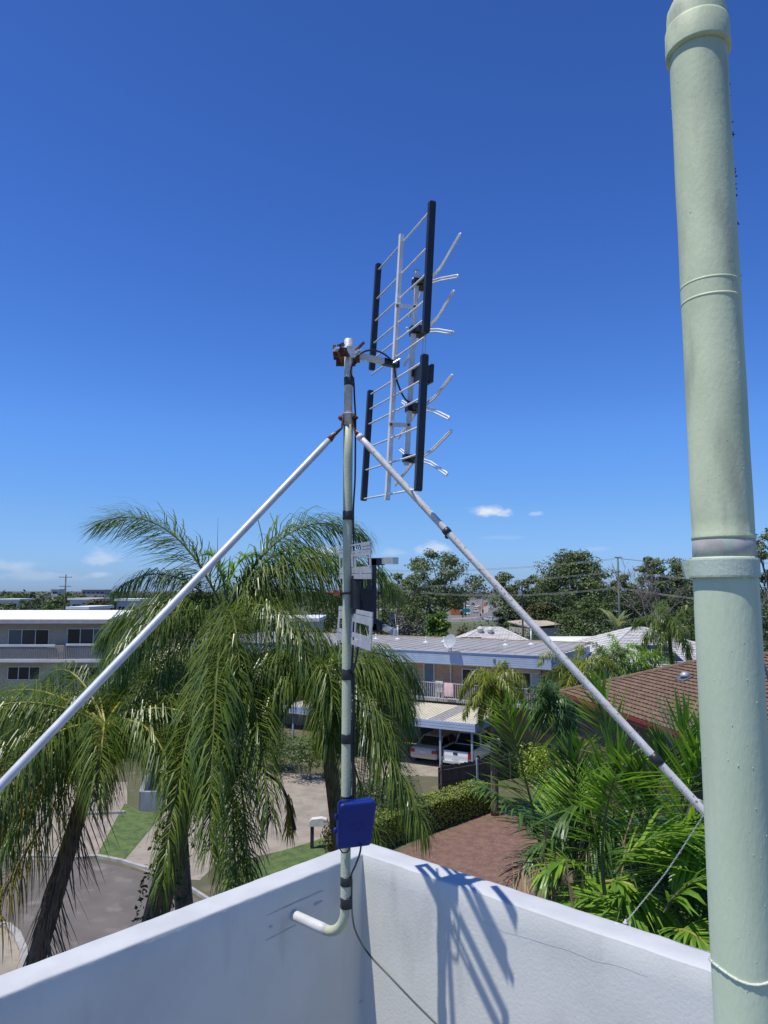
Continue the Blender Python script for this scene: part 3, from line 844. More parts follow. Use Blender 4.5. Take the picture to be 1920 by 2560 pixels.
# ================================================================== plant builders
Z = V((0, 0, 1))
def leaflet_strip(mb, q, d, ll, wd, wv, sag, wind, rr, nseg=3):
    hz = Z.cross(d)
    if hz.length > .15: wv = wv.lerp(hz.normalized() * (1 if hz.dot(wv) >= 0 else -1), .6)
    d = d.copy(); p = q.copy(); wf = (.55, 1.0, .75, .06) if nseg == 3 else (.6, 1.0, .06)
    vs = []
    for j in range(nseg + 1):
        wvv = wv - d * wv.dot(d)
        if wvv.length > 1e-4: wvv.normalize()
        vs.append(p + wvv * (wd * wf[j] * .5)); vs.append(p - wvv * (wd * wf[j] * .5))
        p = p + d * (ll / nseg)
        d = (d + V((0, 0, -sag / nseg * rr)) + wind * (1 / nseg)).normalized()
    o = len(mb.v); mb.v.extend(tuple(x) for x in vs)
    for j in range(nseg):
        mb.f.append((o + 2 * j, o + 2 * j + 1, o + 2 * j + 3, o + 2 * j + 2)); mb.m.append(mb.cur)
def leaf_out(mb, pts, r0, nl, ll, wd, plume, sag, wind, g, t0=.12, fwd=.45, nrm=None, nseg=3, twist=0.0, sl=(1, 1), jit=.2):
    """Rachis along pts with two ranks of leaflets."""
    N = len(pts) - 1
    mb.cur = 1
    mb.tube(pts, [r0 * (1 - .85 * i / N) + .0015 for i in range(N + 1)], 5)
    mb.cur = 0
    for k in range(nl):
        t = t0 + (1 - t0) * (k + g.random() * .6) / nl
        x = min(t * N, N - 1e-4); i = int(x); p = pts[i].lerp(pts[i + 1], x - i)
        tg = (pts[i + 1] - pts[i]).normalized()
        sd = tg.cross(nrm if nrm is not None else Z)
        if sd.length < .05: sd = tg.cross(V((0, 1, 0)))
        sd.normalize(); up = sd.cross(tg)
        prof_ = (math.sin(PI * min(1, .12 + .80 * t))) ** .6
        for s in (1, -1):
            a = g.uniform(-plume, plume) + twist
            b = sd * (s * math.cos(a)) + up * math.sin(a)
            f = fwd + .55 * t + g.uniform(-.08, .08)
            d = (b * math.cos(f) + tg * math.sin(f) + V((g.uniform(-1, 1), g.uniform(-1, 1), g.uniform(-1, 1))) * jit).normalized()
            leaflet_strip(mb, p, d, ll * (sl[0] if s > 0 else sl[1]) * prof_ * g.uniform(.85, 1.1), wd * g.uniform(.8, 1.1), tg, sag * g.uniform(.7, 1.3), wind, 1, nseg)
def frond_pts(p, az, el, L, droop, wind, N=16):
    d = V((math.cos(el) * math.cos(az), math.cos(el) * math.sin(az), math.sin(el))); p = V(p); o = [p.copy()]
    for i in range(N):
        p = p + d * (L / N); o.append(p.copy())
        d = (d + V((0, 0, -droop / N * (.35 + 1.3 * i / N))) + wind * ((.3 + i / N) / N)).normalized()
    return o
def bez(p0, p1, p2, N=16):
    p0, p1, p2 = V(p0), V(p1), V(p2)
    return [p0 * (1 - t) ** 2 + p1 * (2 * t * (1 - t)) + p2 * t * t for t in [i / N for i in range(N + 1)]]

m_stem = M('frond_stem', (.13, .15, .04), (.08, .10, .03), scale=8, rough=.5)
m_stem_y = M('yellow_frond_stem', (.36, .30, .05), (.22, .22, .04), scale=8, rough=.5)
L_queen = LEAF('queen_palm_leaf', [(0.039, 0.074, 0.014), (0.069, 0.123, 0.020), (0.110, 0.173, 0.025), (0.180, 0.226, 0.037), (.14, .14, .045)], rough=.34, trans=.36, spec=.5)
L_queen_y = LEAF('yellowing_palm_leaf', [(0.065, 0.094, 0.017), (0.151, 0.156, 0.022), (0.346, 0.250, 0.029), (0.605, 0.343, 0.036)], rough=.36, trans=.28, spec=.55)
L_cane = LEAF('cane_palm_leaf', [(0.082, 0.177, 0.024), (0.138, 0.270, 0.037), (0.220, 0.365, 0.044), (0.358, 0.469, 0.061)], rough=.36, trans=.34, spec=.5)
L_cane_d = LEAF('deep_palm_leaf', [(0.039, 0.086, 0.025), (0.072, 0.147, 0.034), (0.124, 0.220, 0.043)], rough=.4, trans=.25, spec=.5)
L_lime = LEAF('lime_palm_leaf', [(.10, .16, .016), (.16, .22, .022), (.24, .27, .03), (.34, .30, .035)], rough=.4, trans=.35)
L_gum = LEAF('gum_leaf', [(0.068, 0.110, 0.036), (0.105, 0.154, 0.051), (0.160, 0.198, 0.071), (0.221, 0.248, 0.090)], rough=.5, trans=.2)
L_gumb = LEAF('bright_gum_leaf', [(0.084, 0.120, 0.030), (0.132, 0.174, 0.042), (0.192, 0.222, 0.060)], rough=.5, trans=.3)
L_dark = LEAF('dark_evergreen_leaf', [(0.042, 0.068, 0.027), (0.068, 0.101, 0.036), (0.101, 0.138, 0.048)], rough=.5, trans=.18)
L_mid = LEAF('green_leaf', [(0.057, 0.099, 0.025), (0.091, 0.141, 0.036), (0.133, 0.184, 0.051)], rough=.5, trans=.25)
L_bright = LEAF('bright_green_leaf', [(.06, .12, .014), (.10, .18, .02), (.16, .24, .03)], rough=.4, trans=.3)
L_grey = LEAF('grey_green_leaf', [(.09, .095, .070), (.12, .125, .09), (.15, .15, .11)], rough=.6, trans=.15)
L_olive = LEAF('olive_leaf', [(.06, .058, .014), (.10, .09, .02), (.15, .125, .03)], rough=.5, trans=.25)
L_gold = LEAF('golden_leaf', [(.20, .16, .02), (.32, .25, .03), (.42, .32, .05)], rough=.5, trans=.3)
L_hedge = LEAF('hedge_leaf', [(0.152, 0.220, 0.027), (0.254, 0.321, 0.038), (0.372, 0.423, 0.060)], rough=.45, trans=.25)
L_brown = LEAF('dry_leaf', [(.16, .11, .06), (.24, .17, .10), (.32, .25, .16)], rough=.7, trans=.1)
m_bark = M('palm_bark', (.22, .16, .115), (.09, .066, .05), scale=14, rough=.9, bump=1.0, bscale=40, stretch=(1, 1, .4), dist=.03)
m_bark_g = M('grey_bark', (.22, .20, .17), (.13, .115, .10), scale=5, rough=.9, bump=.6, bscale=30)
m_bark_w = M('pale_gum_bark', (.46, .40, .33), (.26, .21, .17), scale=3, rough=.8, bump=.3)
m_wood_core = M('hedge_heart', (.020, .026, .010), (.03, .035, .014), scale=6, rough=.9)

def palm(name, label, base, crown, L, fr, leaf, stem, trunk_r=.15, group=None, bark=None, ivy=0, seed=1, parts=True, extra=None, lean=None, skirt=0):
    """fr: list of fronds (azimuth deg, elevation deg, length factor, droop, wind xyz, options)."""
    g = random.Random(seed)
    t = thing(name, label, 'palm tree', base, group)
    base = V(base); crown = V(crown)
    mid = base.lerp(crown, .5) + (lean or V((0, 0, 0)))
    tp = bez(base, mid, crown, 18)
    mb = MB(); mb.tube(tp, [trunk_r * (1.15 - .35 * i / 18) * (1 + .05 * math.sin(i * 5)) for i in range(19)], 12)
    mb.build('trunk', bark or m_bark, t, smooth=True)
    if skirt:
        mb = MB()
        for i in range(skirt):
            k = g.uniform(.25, .98); x = k * 18; j = min(17, int(x)); p = tp[j].lerp(tp[j + 1], x - j); a = g.uniform(0, 2 * PI)
            o = V((math.cos(a), math.sin(a), 0)) * trunk_r
            leaflet_strip(mb, p + o * .9, (o.normalized() * .5 + V((0, 0, -1))).normalized(), g.uniform(.3, .9), .022, V((-o.y, o.x, 0)).normalized(), .3, V((.1, 0, 0)), 1)
        mb.build('fibre_skirt', M('palm_fibre', (.24, .17, .12), (.11, .08, .06), scale=8, rough=.95), t)
    if ivy:
        mb = MB(); c = []
        for i in range(ivy):
            k = g.uniform(0, .9); x = k * 18; j = int(x); p = tp[j].lerp(tp[j + 1], x - j); a = g.uniform(0, 2 * PI)
            c.append(p + V((math.cos(a), math.sin(a), 0)) * trunk_r * g.uniform(1, 1.7))
        cards(mb, np.array([tuple(x) for x in c]), np.zeros((len(c), 3)), .10, g.randrange(9999), up=.3)
        mb.build('ivy', L_dark, t)
    whole = MB()
    for (az, el, lf, droop, wd, op) in fr:
        pts = frond_pts(crown + V((0, 0, .05)), RAD(az), RAD(el), L * lf, droop, V(wd))
        mb = MB() if parts else whole
        o = dict(nl=150, ll=.72, wd=.0145, plume=1.05, sag=3.3, lw=(wd[0] * .5, wd[1] * .5, 0), mat=leaf); o.update(op or {})
        leaf_out(mb, pts, .022, o['nl'], o['ll'], o['wd'], o['plume'], o['sag'], V(o['lw']), g, nseg=o.get('nseg', 3), t0=o.get('t0', .12))
        if parts: mb.build('frond', [o['mat'], stem], t)
    if not parts: whole.build('crown', [leaf, stem], t)
    if extra: extra(t, crown, g)
    return t

def cards(mb, pos, outward, size, seed, up=.5, rand=.8, aspect=.55):
    r = np.random.RandomState(seed % 2 ** 31); n = len(pos)
    nr = outward * .7 + np.array([0, 0, up]) + r.normal(0, rand * .55, (n, 3))
    nr /= np.linalg.norm(nr, axis=1)[:, None] + 1e-9
    a = np.cross(nr, r.normal(0, 1, (n, 3))); a /= np.linalg.norm(a, axis=1)[:, None] + 1e-9
    b = np.cross(nr, a)
    s = (size * r.uniform(.6, 1.25, n))[:, None]
    bend = nr * s * .12
    q = np.stack([pos - a * s * .5 - bend, pos + b * s * aspect * .5, pos + a * s * .5 - bend, pos - b * s * aspect * .5], 1)
    mb.quads(q)
def blob_cards(mb, c, rx, ry, rz, n, size, seed, up=.5, shell=.55, flat=0.0):
    r = np.random.RandomState(seed % 2 ** 31)
    d = r.normal(0, 1, (n, 3)); d /= np.linalg.norm(d, axis=1)[:, None]
    if flat: d[:, 2] = np.where(d[:, 2] < -flat, -d[:, 2], d[:, 2])
    lump = 1 + .18 * np.sin(d[:, 0] * 5 + seed) * np.cos(d[:, 1] * 6 + seed * .7) + .1 * np.sin(d[:, 2] * 9 + seed)
    rad = (shell + (1 - shell) * r.uniform(0, 1, n) ** .6) * lump
    pos = np.array(c) + d * rad[:, None] * np.array([rx, ry, rz])
    cards(mb, pos, d, size, seed + 1, up)

def tree(name, label, base, h, wdt, leaf, seed=1, clumps=16, n=170, card=.5, bark=None, bare=.35, airy=1.0, group=None, spread=1.0, flat=.75, trunk_r=None, lean=0.0, cat='tree', dense=False):
    """Tapered trunk, limbs out to the clumps, and a crown of many leaf-sized faces with gaps."""
    g = random.Random(seed); base = V(base)
    t = thing(name, label, cat, base, group)
    r0 = trunk_r or h * .022
    fork = base + V((lean * .4, 0, h * bare)); tr = MB()
    tr.tube(bez(base - V((0, 0, .3)), base + V((lean * .1, 0, h * bare * .6)), fork, 6), [r0 * (1.25 - .1 * i) for i in range(7)], 8)
    cs = []
    for i in range(clumps):
        a = 2 * PI * (i * .382 + g.random() * .15); k = (i + .5) / clumps
        rr = wdt * .5 * spread * (math.sin(PI * (.16 + .74 * k)) ** .8) * g.uniform(.45, 1.0)
        z = h * (bare + (1 - bare) * (.08 + .84 * k))
        c = base + V((lean * k + rr * math.cos(a), rr * math.sin(a), z))
        R = wdt * g.uniform(.13, .23) * airy
        cs.append((c, R))
    mb = MB()
    for i, (c, R) in enumerate(cs):
        b0 = fork.lerp(base, .12 * g.random()); b0 = b0 + V((0, 0, max(0, (c.z - fork.z) * .3))) * (1 if i > clumps // 3 else 0)
        md = b0.lerp(c, .5) + V((g.uniform(-.3, .3), g.uniform(-.3, .3), h * .02))
        pts = bez(b0, md, c, 5); rr0 = r0 * g.uniform(.32, .5)
        tr.tube(pts, [rr0 * (1 - .16 * q) for q in range(6)], 5)
        for q in range(3):
            e = c + V((g.uniform(-1, 1), g.uniform(-1, 1), g.uniform(-.2, .8))) * R * .9
            tr.tube([pts[4], e], [rr0 * .3, rr0 * .12], 4)
        sub = 3
        for q in range(sub):
            cc = c + V((g.uniform(-.6, .6), g.uniform(-.6, .6), g.uniform(-.25, .35))) * R
            blob_cards(mb, cc, R * g.uniform(.6, .95), R * g.uniform(.6, .95), R * flat * g.uniform(.5, .8), n // sub, card, seed * 131 + i * 7 + q, shell=.35 if not dense else .6)
    if dense:
        blob_cards(mb, base + V((lean * .5, 0, h * (bare + 1) / 2)), wdt * .40, wdt * .40, h * (1 - bare) * .42, n * clumps // 2, card, seed + 77, shell=.7)
    tr.build('trunk', bark or m_bark_g, t, smooth=True)
    mb.build('crown', leaf, t)
    return t
def shrub(name, label, base, wx, wy, h, leaf, n=900, card=.16, seed=1, stems=True, cat='shrub', group=None):
    g = random.Random(seed); base = V(base); t = thing(name, label, cat, base, group)
    mb = MB()
    for i in range(7):
        c = base + V((g.uniform(-.28, .28) * wx, g.uniform(-.28, .28) * wy, h * g.uniform(.35, .68)))
        blob_cards(mb, c, wx * g.uniform(.2, .34), wy * g.uniform(.2, .34), h * g.uniform(.22, .34), n // 7, card, seed * 17 + i, shell=.4)
    mb.build('foliage', leaf, t)
    mb = MB()
    for i in range(6):
        e = base + V((g.uniform(-.3, .3) * wx, g.uniform(-.3, .3) * wy, h * g.uniform(.5, .8)))
        mb.tube([base + V((g.uniform(-.08, .08) * wx, 0, -.05)), base.lerp(e, .5) + V((0, 0, .1)), e], [.03, .02, .008], 5)
    mb.build('stems', m_bark_g, t)
    return t
# ================================================================== ground, streets
m_ground = M('dry_lawn', (.07, .085, .03), (.11, .10, .055), scale=.25, rough=.95, bump=.4, bscale=9, spots=(.15, .125, .085), sscale=.9, sthr=(.55, .68))
m_asph = M('asphalt', (.145, .128, .108), (.115, .102, .088), scale=.8, rough=.9, bump=.3, bscale=40, spots=(.20, .178, .15), sscale=1.1, sthr=(.55, .7))
m_conc = M('driveway_concrete', (.325, .28, .215), (.25, .215, .168), scale=1.1, rough=.9, bump=.25, bscale=25, spots=(.19, .168, .14), sscale=3.5, sthr=(.58, .72))
m_kerb = M('kerb_concrete', (.40, .38, .35), (.30, .285, .26), scale=3, rough=.9, bump=.3)
m_grass = M('green_turf', (.11, .17, .038), (.06, .105, .026), scale=2.2, rough=.9, bump=.8, bscale=60, dist=.03, spots=(.15, .16, .06), sscale=6, sthr=(.52, .72))
m_paver = M('red_pavers', (.195, .112, .080), (.135, .078, .058), scale=2.4, rough=.9, bump=.5, bscale=30, dist=.01, spots=(.26, .165, .12), sscale=9, sthr=(.55, .72))
g0 = MB(); g0.add([(-3000, -600, 0), (3000, -600, 0), (3000, 5200, 0), (-3000, 5200, 0)], [(0, 1, 2, 3)])
tag(g0.build('ground', m_ground), kind='structure')
def sheet(name, pxs, m, z, clipY=None):
    mb = MB(); pts = [ground(px, py, z) for px, py in pxs]
    mb.poly(pts); o = mb.build(name, m); tag(o, kind='structure'); return o
sheet('street', [(-260, 2148), (85, 2147), (180, 2151), (250, 2157), (300, 2166), (350, 2181), (410, 2200), (470, 2232), (560, 2290), (760, 2390), (760, 2900), (-500, 2900), (-500, 2300)], m_asph, .004)
sheet('footpath', [(-120, 2146), (180, 2150), (243, 2140), (318, 2008), (318, 1955), (120, 1952), (-100, 2000)], m_conc, .006)
sheet('grass_verge', [(241, 2141), (311, 2008), (350, 2028), (408, 2036), (304, 2156)], m_grass, .010)
sheet('driveway', [(306, 2157), (407, 2036), (400, 1960), (410, 1870), (500, 1850), (560, 1960), (560, 2140), (500, 2200), (410, 2196)], m_conc, .008)
sheet('driveway', [(540, 2165), (600, 1925), (800, 1938), (838, 1985), (848, 2075), (785, 2108), (690, 2130)], m_conc, .007)
sheet('grass_verge', [(560, 2215), (690, 2131), (780, 2104), (900, 2060), (980, 2120), (760, 2260), (600, 2290)], m_grass, .009)
sheet('paved_drive', [(880, 2180), (1000, 2128), (1130, 2066), (1245, 2026), (1310, 2050), (1400, 2120), (1400, 2260), (1100, 2300)], m_paver, .006)
sheet('carport_floor', [(880, 1965), (985, 1938), (1110, 1942), (1330, 1915), (1300, 1840), (1000, 1850), (880, 1900)], m_conc, .005)
sheet('grass_verge', [(-200, 2330), (20, 2318), (45, 2345), (58, 2400), (55, 2480), (-200, 2600)], m_conc, .009)
mb = MB()
kp = [ground(px, py) for px, py in ((-180, 2143), (85, 2146), (180, 2150), (243, 2146), (300, 2157), (350, 2172), (410, 2192), (470, 2224), (560, 2282))]
for a, b in zip(kp[:-1], kp[1:]): mb.prism([a + V((0, 0, .0)), a + V((0, 0, .10)), b + V((0, 0, .10)), b], V((-.0, .16, 0)))
tag(mb.build('kerb', m_kerb), kind='structure')
mb = MB()
kp = [ground(px, py) for px, py in ((-60, 2322), (15, 2316), (42, 2340), (58, 2380), (60, 2420), (55, 2480))]
for a, b in zip(kp[:-1], kp[1:]): mb.bar(a + V((0, 0, .05)), b + V((0, 0, .05)), .2, .11)
tag(mb.build('kerb', m_kerb), kind='structure')
mb = MB(); mb.bar(ground(150, 2040) + V((0, 0, .06)), ground(312, 2034) + V((0, 0, .06)), .14, .12)
tag(mb.build('kerb', m_kerb), kind='structure')

# ================================================================== roofs and houses
def tiled_plane(mb, e0, e1, r1, r0, course=.33, tile=.30, lift=.05, wave=.03, sub=4):
    """Courses of roof tiles between an eave e0-e1 and a ridge r0-r1, each stepping over the next with a scalloped lip."""
    e0, e1, r0, r1 = V(e0), V(e1), V(r0), V(r1)
    nrm = (e1 - e0).cross(r0 - e0).normalized()
    if nrm.z < 0: nrm = -nrm
    sl_ = max((r0 - e0).length * .5 + (r1 - e1).length * .5, .1)
    nc = max(2, int(sl_ / course))
    for i in range(nc):
        a0, a1 = e0.lerp(r0, i / nc), e1.lerp(r1, i / nc); b0, b1 = e0.lerp(r0, (i + 1) / nc), e1.lerp(r1, (i + 1) / nc)
        nt_ = max(1, int((a1 - a0).length / tile)) * sub
        lo, hi, ft = [], [], []
        for k in range(nt_ + 1):
            t = k / nt_; ph = (k % sub) / sub
            wv = wave * (math.sin(2 * PI * ph) * .5 + .5)
            p = a0.lerp(a1, t); lo.append(p + nrm * (lift + wv)); ft.append(p + nrm * (-.005)); hi.append(b0.lerp(b1, t) + nrm * (.004 + wv * .6))
        k_ = len(lo); o = len(mb.v)
        mb.v.extend(tuple(x) for x in ft + lo + hi)
        for k in range(nt_):
            mb.f.append((o + k, o + k + 1, o + k_ + k + 1, o + k_ + k)); mb.m.append(0)
            mb.f.append((o + k_ + k, o + k_ + k + 1, o + 2 * k_ + k + 1, o + 2 * k_ + k)); mb.m.append(0)
def ridge_caps(mb, a, b, r=.11, step=.38):
    a, b = V(a), V(b); n = max(1, int((b - a).length / step))
    for i in range(n):
        p, q = a.lerp(b, i / n), a.lerp(b, (i + 1.08) / n)
        mb.tube([p + V((0, 0, .05)), q + V((0, 0, .035))], [r, r * .88], 8)
def frame_axes(u):
    u = V(u).normalized(); return u, V((-u.y, u.x, 0)), V((0, 0, 1))
m_frame = M('window_frame', (.62, .62, .60), rough=.5)
m_glass = GLASS('dark_glass')
m_glass_b = GLASS('sky_glass', (.10, .13, .15), .08)
m_curtain = M('curtain', (.50, .50, .48), (.38, .38, .37), scale=14, rough=.9, stretch=(1, 1, .05))
def window(parent, c, u, nn, wd, ht, panes=2, curtain=None, glass=None, name='window', depth=.05):
    """Frame, mullions, panes; nn points out of the wall."""
    u = V(u).normalized(); nn = V(nn).normalized(); c = V(c)
    mb = MB(); t = .055
    for s in (-1, 1): mb.box(c + u * s * (wd / 2 - t / 2), (t, depth, ht), (u, nn, Z))
    for s in (-1, 1): mb.box(c + Z * s * (ht / 2 - t / 2), (wd - 2 * t, depth, t), (u, nn, Z))
    for i in range(1, panes): mb.box(c + u * (-wd / 2 + wd * i / panes), (t, depth * .9, ht - 2 * t), (u, nn, Z))
    fr = mb.build(name, m_frame, parent)
    iw = (wd - 2 * t)
    for i in range(panes):
        mb = MB(); mb.box(c - nn * .012 + u * (-iw / 2 + iw * (i + .5) / panes), (iw / panes - .004, .008, ht - 2 * t - .004), (u, nn, Z))
        gm = (glass[i] if isinstance(glass, (list, tuple)) else glass) or m_glass
        mb.build('pane', gm, fr)
    if curtain is not None:
        mb = MB(); c0, c1 = curtain
        x0, x1 = -iw / 2 + iw * c0, -iw / 2 + iw * c1; N = 24; ring = []
        for i in range(N + 1):
            x = x0 + (x1 - x0) * i / N; off_ = .004 + .012 * (1 + math.sin(i * 1.7)) / 2
            ring.append([c + u * x + nn * off_ + Z * (ht / 2 - t), c + u * x + nn * off_ - Z * (ht / 2 - t)])
        mb.loft(ring, closed=False, caps=False); mb.build('curtain', m_curtain, fr, smooth=True)
    return fr

# ---------------------------------------------------------------- blue-trimmed brick flats
B0 = V((1.84, 46.8, 0)); BU = V((.8731, -.4875, 0)).normalized(); BN = V((.4875, .8731, 0)).normalized()   # along the front, and away from us
def bl(u, n, z): return B0 + BU * u + BN * n + V((0, 0, z))
AX = (BU, BN, Z)
angB = math.atan2(BU.y, BU.x)
m_brick = BRICK('tan_brick', (.44, .265, .15), (.34, .19, .11), (.44, .37, .28), angB)
m_blue_f = M('blue_cladding', (.40, .47, .585), (.36, .43, .54), scale=1.5, rough=.55)
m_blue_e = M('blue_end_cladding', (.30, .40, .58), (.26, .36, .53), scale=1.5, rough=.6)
m_rooft = M('grey_roof_sheet', (.34, .325, .30), (.28, .265, .245), scale=1.2, rough=.55, stretch=(1, 1, 1), spots=(.38, .36, .335), sscale=2.5, sthr=(.55, .7))
m_flash = M('yellow_flashing', (.48, .36, .15), rough=.6)
m_railing = M('grey_pink_railing', (.50, .45, .44), (.42, .38, .37), rough=.5)
m_slab = M('concrete_slab', (.46, .45, .43), (.38, .37, .35), scale=2, rough=.85)
m_pink = M('pink_towel', (.55, .38, .38), rough=.9)
LU0, LU1, DP = -19.0, 9.25, 9.0
flats = thing('brick_flats', 'two storey tan brick flats with a deep pale blue fascia under a grey roof', 'building', bl(0, 4, 0))
SOF, TOPF = 5.35, 6.12
mb = MB(); mb.box(bl((LU0 + LU1) / 2 - .2, .9 + 4, 4.25), (LU1 - LU0 - 1.0, 8.0, 2.2), AX); mb.build('upper_wall', m_brick, flats)
mb = MB(); mb.box(bl((LU0 + LU1) / 2 - .2, 2.6 + 3.2, 1.45), (LU1 - LU0 - 1.4, 6.4, 3.0), AX); mb.build('lower_wall', m_brick, flats)
mb = MB(); mb.box(bl((LU0 + LU1) / 2, .9 + 3.9, 3.06), (LU1 - LU0 - .6, 9.2, .18), AX); mb.build('balcony_slab', m_slab, flats)
mb = MB()                                                        # fascia boards
for i in range(6):
    z = SOF + (i + .5) * (TOPF - SOF) / 6
    mb.box(bl((LU0 + LU1) / 2, -.02 + .004 * (i % 2), z), (LU1 - LU0, .05, (TOPF - SOF) / 6 - .012), AX)
mb.box(bl((LU0 + LU1) / 2, .03, (SOF + TOPF) / 2), (LU1 - LU0 - .02, .04, TOPF - SOF - .01), AX)
mb.build('fascia', m_blue_f, flats)
mb = MB()
for i in range(6):
    z = SOF + (i + .5) * (TOPF - SOF) / 6
    mb.box(bl(LU1 + .02 - .004 * (i % 2), DP / 2 - .3, z), (.05, DP + .5, (TOPF - SOF) / 6 - .012), AX)
mb.build('end_fascia', m_blue_e, flats)
mb = MB(); mb.box(bl((LU0 + LU1) / 2, 4.4, SOF - .03), (LU1 - LU0 - .1, DP - .3, .05), AX); mb.build('soffit', m_slab, flats)
mb = MB()
mb.prism([bl(LU0, -.06, TOPF), bl(LU1 + .04, -.06, TOPF), bl(LU1 + .04, DP, TOPF + .16), bl(LU0, DP, TOPF + .16)], V((0, 0, .05)))
x = LU0
while x < LU1:
    mb.bar(bl(x, -.06, TOPF + .06), bl(x, DP, TOPF + .22), .05, .02); x += .76
rf = mb.build('roof', m_rooft, flats)
mb = MB(); mb.bar(bl(LU0, DP, TOPF + .24), bl(LU1, DP, TOPF + .24), .22, .05); mb.build('ridge_flashing', m_flash, flats)
mb = MB(); mb.bar(bl(LU0, -.08, TOPF + .03), bl(LU1 + .06, -.08, TOPF + .03), .05, .06); mb.build('gutter', M('pale_gutter', (.62, .68, .74), rough=.4), flats)
def wpt(px, py, n=.9): return on_plane(px, py, bl(0, n, 0), BN)
def wu(px, py, n=.9): q = wpt(px, py, n) - B0; return q.dot(BU), q.z
def wwin(x0, x1, yc0, yc1, panes, curtain=None, glass=None, n=.9):
    u0, _ = wu(x0, yc0, n); u1, _ = wu(x1, yc1, n); _, za = wu((x0 + x1) / 2, yc0, n); _, zb_ = wu((x0 + x1) / 2, yc1, n)
    return window(flats, bl((u0 + u1) / 2, n - .03, (za + zb_) / 2), BU, -BN, abs(u1 - u0), abs(za - zb_), panes, curtain, glass)
wwin(981, 1035, 1660, 1710, 2, (.55, .72))
wwin(1155, 1203, 1672, 1722, 2)
wwin(1284, 1353, 1681, 1733, 3, (.62, .98))
for u in (-6.5, -11, -15.5): window(flats, bl(u, .87, 4.3), BU, -BN, 1.8, 1.3, 2)
u0, z1 = wu(1060, 1664); u1, _ = wu(1087, 1664)
mb = MB(); cu = (u0 + u1) / 2; dw = u1 - u0
for s in (-1, 1): mb.box(bl(cu + s * (dw / 2 - .03), .86, 3.15 + 1.05), (.07, .08, 2.1), AX)
mb.box(bl(cu, .86, 3.15 + 2.1), (dw, .08, .07), AX)
dr = mb.build('door', M('cream_door_frame', (.60, .55, .45), rough=.6), flats)
mb = MB(); mb.box(bl(cu, .87, 3.15 + 1.03), (dw - .13, .05, 2.04), AX); lf_ = mb.build('door_leaf', M('blue_grey_door', (.10, .15, .19), (.085, .13, .17), scale=3, rough=.5), dr)
mb = MB(); mb.ball(bl(cu + dw * .32, .83, 4.15), .035); mb.build('handle', m_alu, dr)
ud, _ = wu(1128, 1690)
mb = MB(); mb.tube([bl(ud, .84, 3.2), bl(ud, .84, 5.3)], .05, 10); mb.build('downpipe', M('cream_downpipe', (.70, .68, .60), rough=.5), flats)
uu, zz = wu(1318, 1676); mb = MB(); mb.box(bl(uu, .84, zz - .03), (1.75, .05, .2), AX); mb.build('blind_box', M('cream_blind', (.55, .48, .33), rough=.7), flats)
uu, zz = wu(1236, 1652, -.05); mb = MB(); mb.box(bl(uu, -.06, zz), (.16, .03, .22), AX); mb.build('fascia_vent', M('dark_blue_vent', (.10, .15, .26), rough=.5), flats)
mb = MB()                                                        # balcony railing
RZ0, RZ1 = 3.2, 4.15
mb.bar(bl(LU0 + 1, .05, RZ1), bl(LU1 - .6, .05, RZ1), .06, .05); mb.bar(bl(LU0 + 1, .05, RZ0), bl(LU1 - .6, .05, RZ0), .05, .04)
x = LU0 + 1
while x < LU1 - .6:
    mb.box(bl(x, .05, (RZ0 + RZ1) / 2), (.03, .03, RZ1 - RZ0 - .05), AX); x += .14
mb.build('railing', m_railing, flats)
# things standing about on the balcony and the roof
def roofpt(px, py):
    s = (.16 / DP); p0 = bl(0, 0, TOPF + .06); nrm = V((-BN.x * s, -BN.y * s, 1)).normalized()
    return on_plane(px, py, p0, nrm)
m_pvcw = M('white_pvc', (.74, .74, .71), (.66, .66, .63), rough=.5)
VL = ['short white vent pipe by the roof edge nearest the palms', 'tallest white vent pipe standing up past the slotted antenna', 'stubby white vent pipe on its own grey base mid roof',
      'white vent pipe just behind the satellite dish', 'low white vent stub before the tiled hip roof', 'tall white vent pipe on the far roof edge near the solar panels']
for i, (px, py, hh_) in enumerate([(940, 1597, .32), (994, 1598, 1.02), (1065, 1606, .34), (1110, 1604, .34), (1264, 1613, .28), (1328, 1611, 1.05)]):
    p = roofpt(px, py); t = thing('roof_vent', VL[i], 'vent pipe', p, 'vent pipes on the grey flat roof')
    mb = MB(); mb.tube([p - Z * .05, p + Z * hh_], .055, 12); mb.tube([p + Z * (hh_ - .06), p + Z * (hh_ + .02)], .075, 12); mb.build('pipe', m_pvcw, t, smooth=True)
    mb = MB(); mb.revolve([(.22, .0), (.2, .035), (.09, .06), (.06, .12)], p, 14); mb.build('flashing', m_pvcw, t)
p = roofpt(1128, 1629)
dish = thing('satellite_dish', 'grey satellite dish on a bent foot on the flat roof edge', 'satellite dish', p)
c = p + V((-.05, 0, .62)); ax = V((-.55, -.75, .42)).normalized(); sx_ = ax.cross(Z).normalized(); sy_ = sx_.cross(ax)
mb = MB(); rg = []
for i in range(7):
    r_ = .46 * i / 6 + .001; dep = .35 * r_ * r_
    rg.append([c + ax * dep + sx_ * r_ * math.cos(2 * PI * j / 24) * .95 + sy_ * r_ * math.sin(2 * PI * j / 24) for j in range(24)])
mb.loft(rg, caps=False); mb.build('reflector', M('dish_grey', (.42, .44, .46), (.36, .38, .40), rough=.5), dish, smooth=True)
mb = MB(); mb.tube([p, p + V((0, .05, .35)), c - ax * .03], .03, 8); mb.tube([p + V((-.2, -.1, 0)), p + V((0, .05, .3))], .015, 6); mb.build('mount', M('dish_steel', (.35, .36, .37), rough=.5, metal=.4), dish)
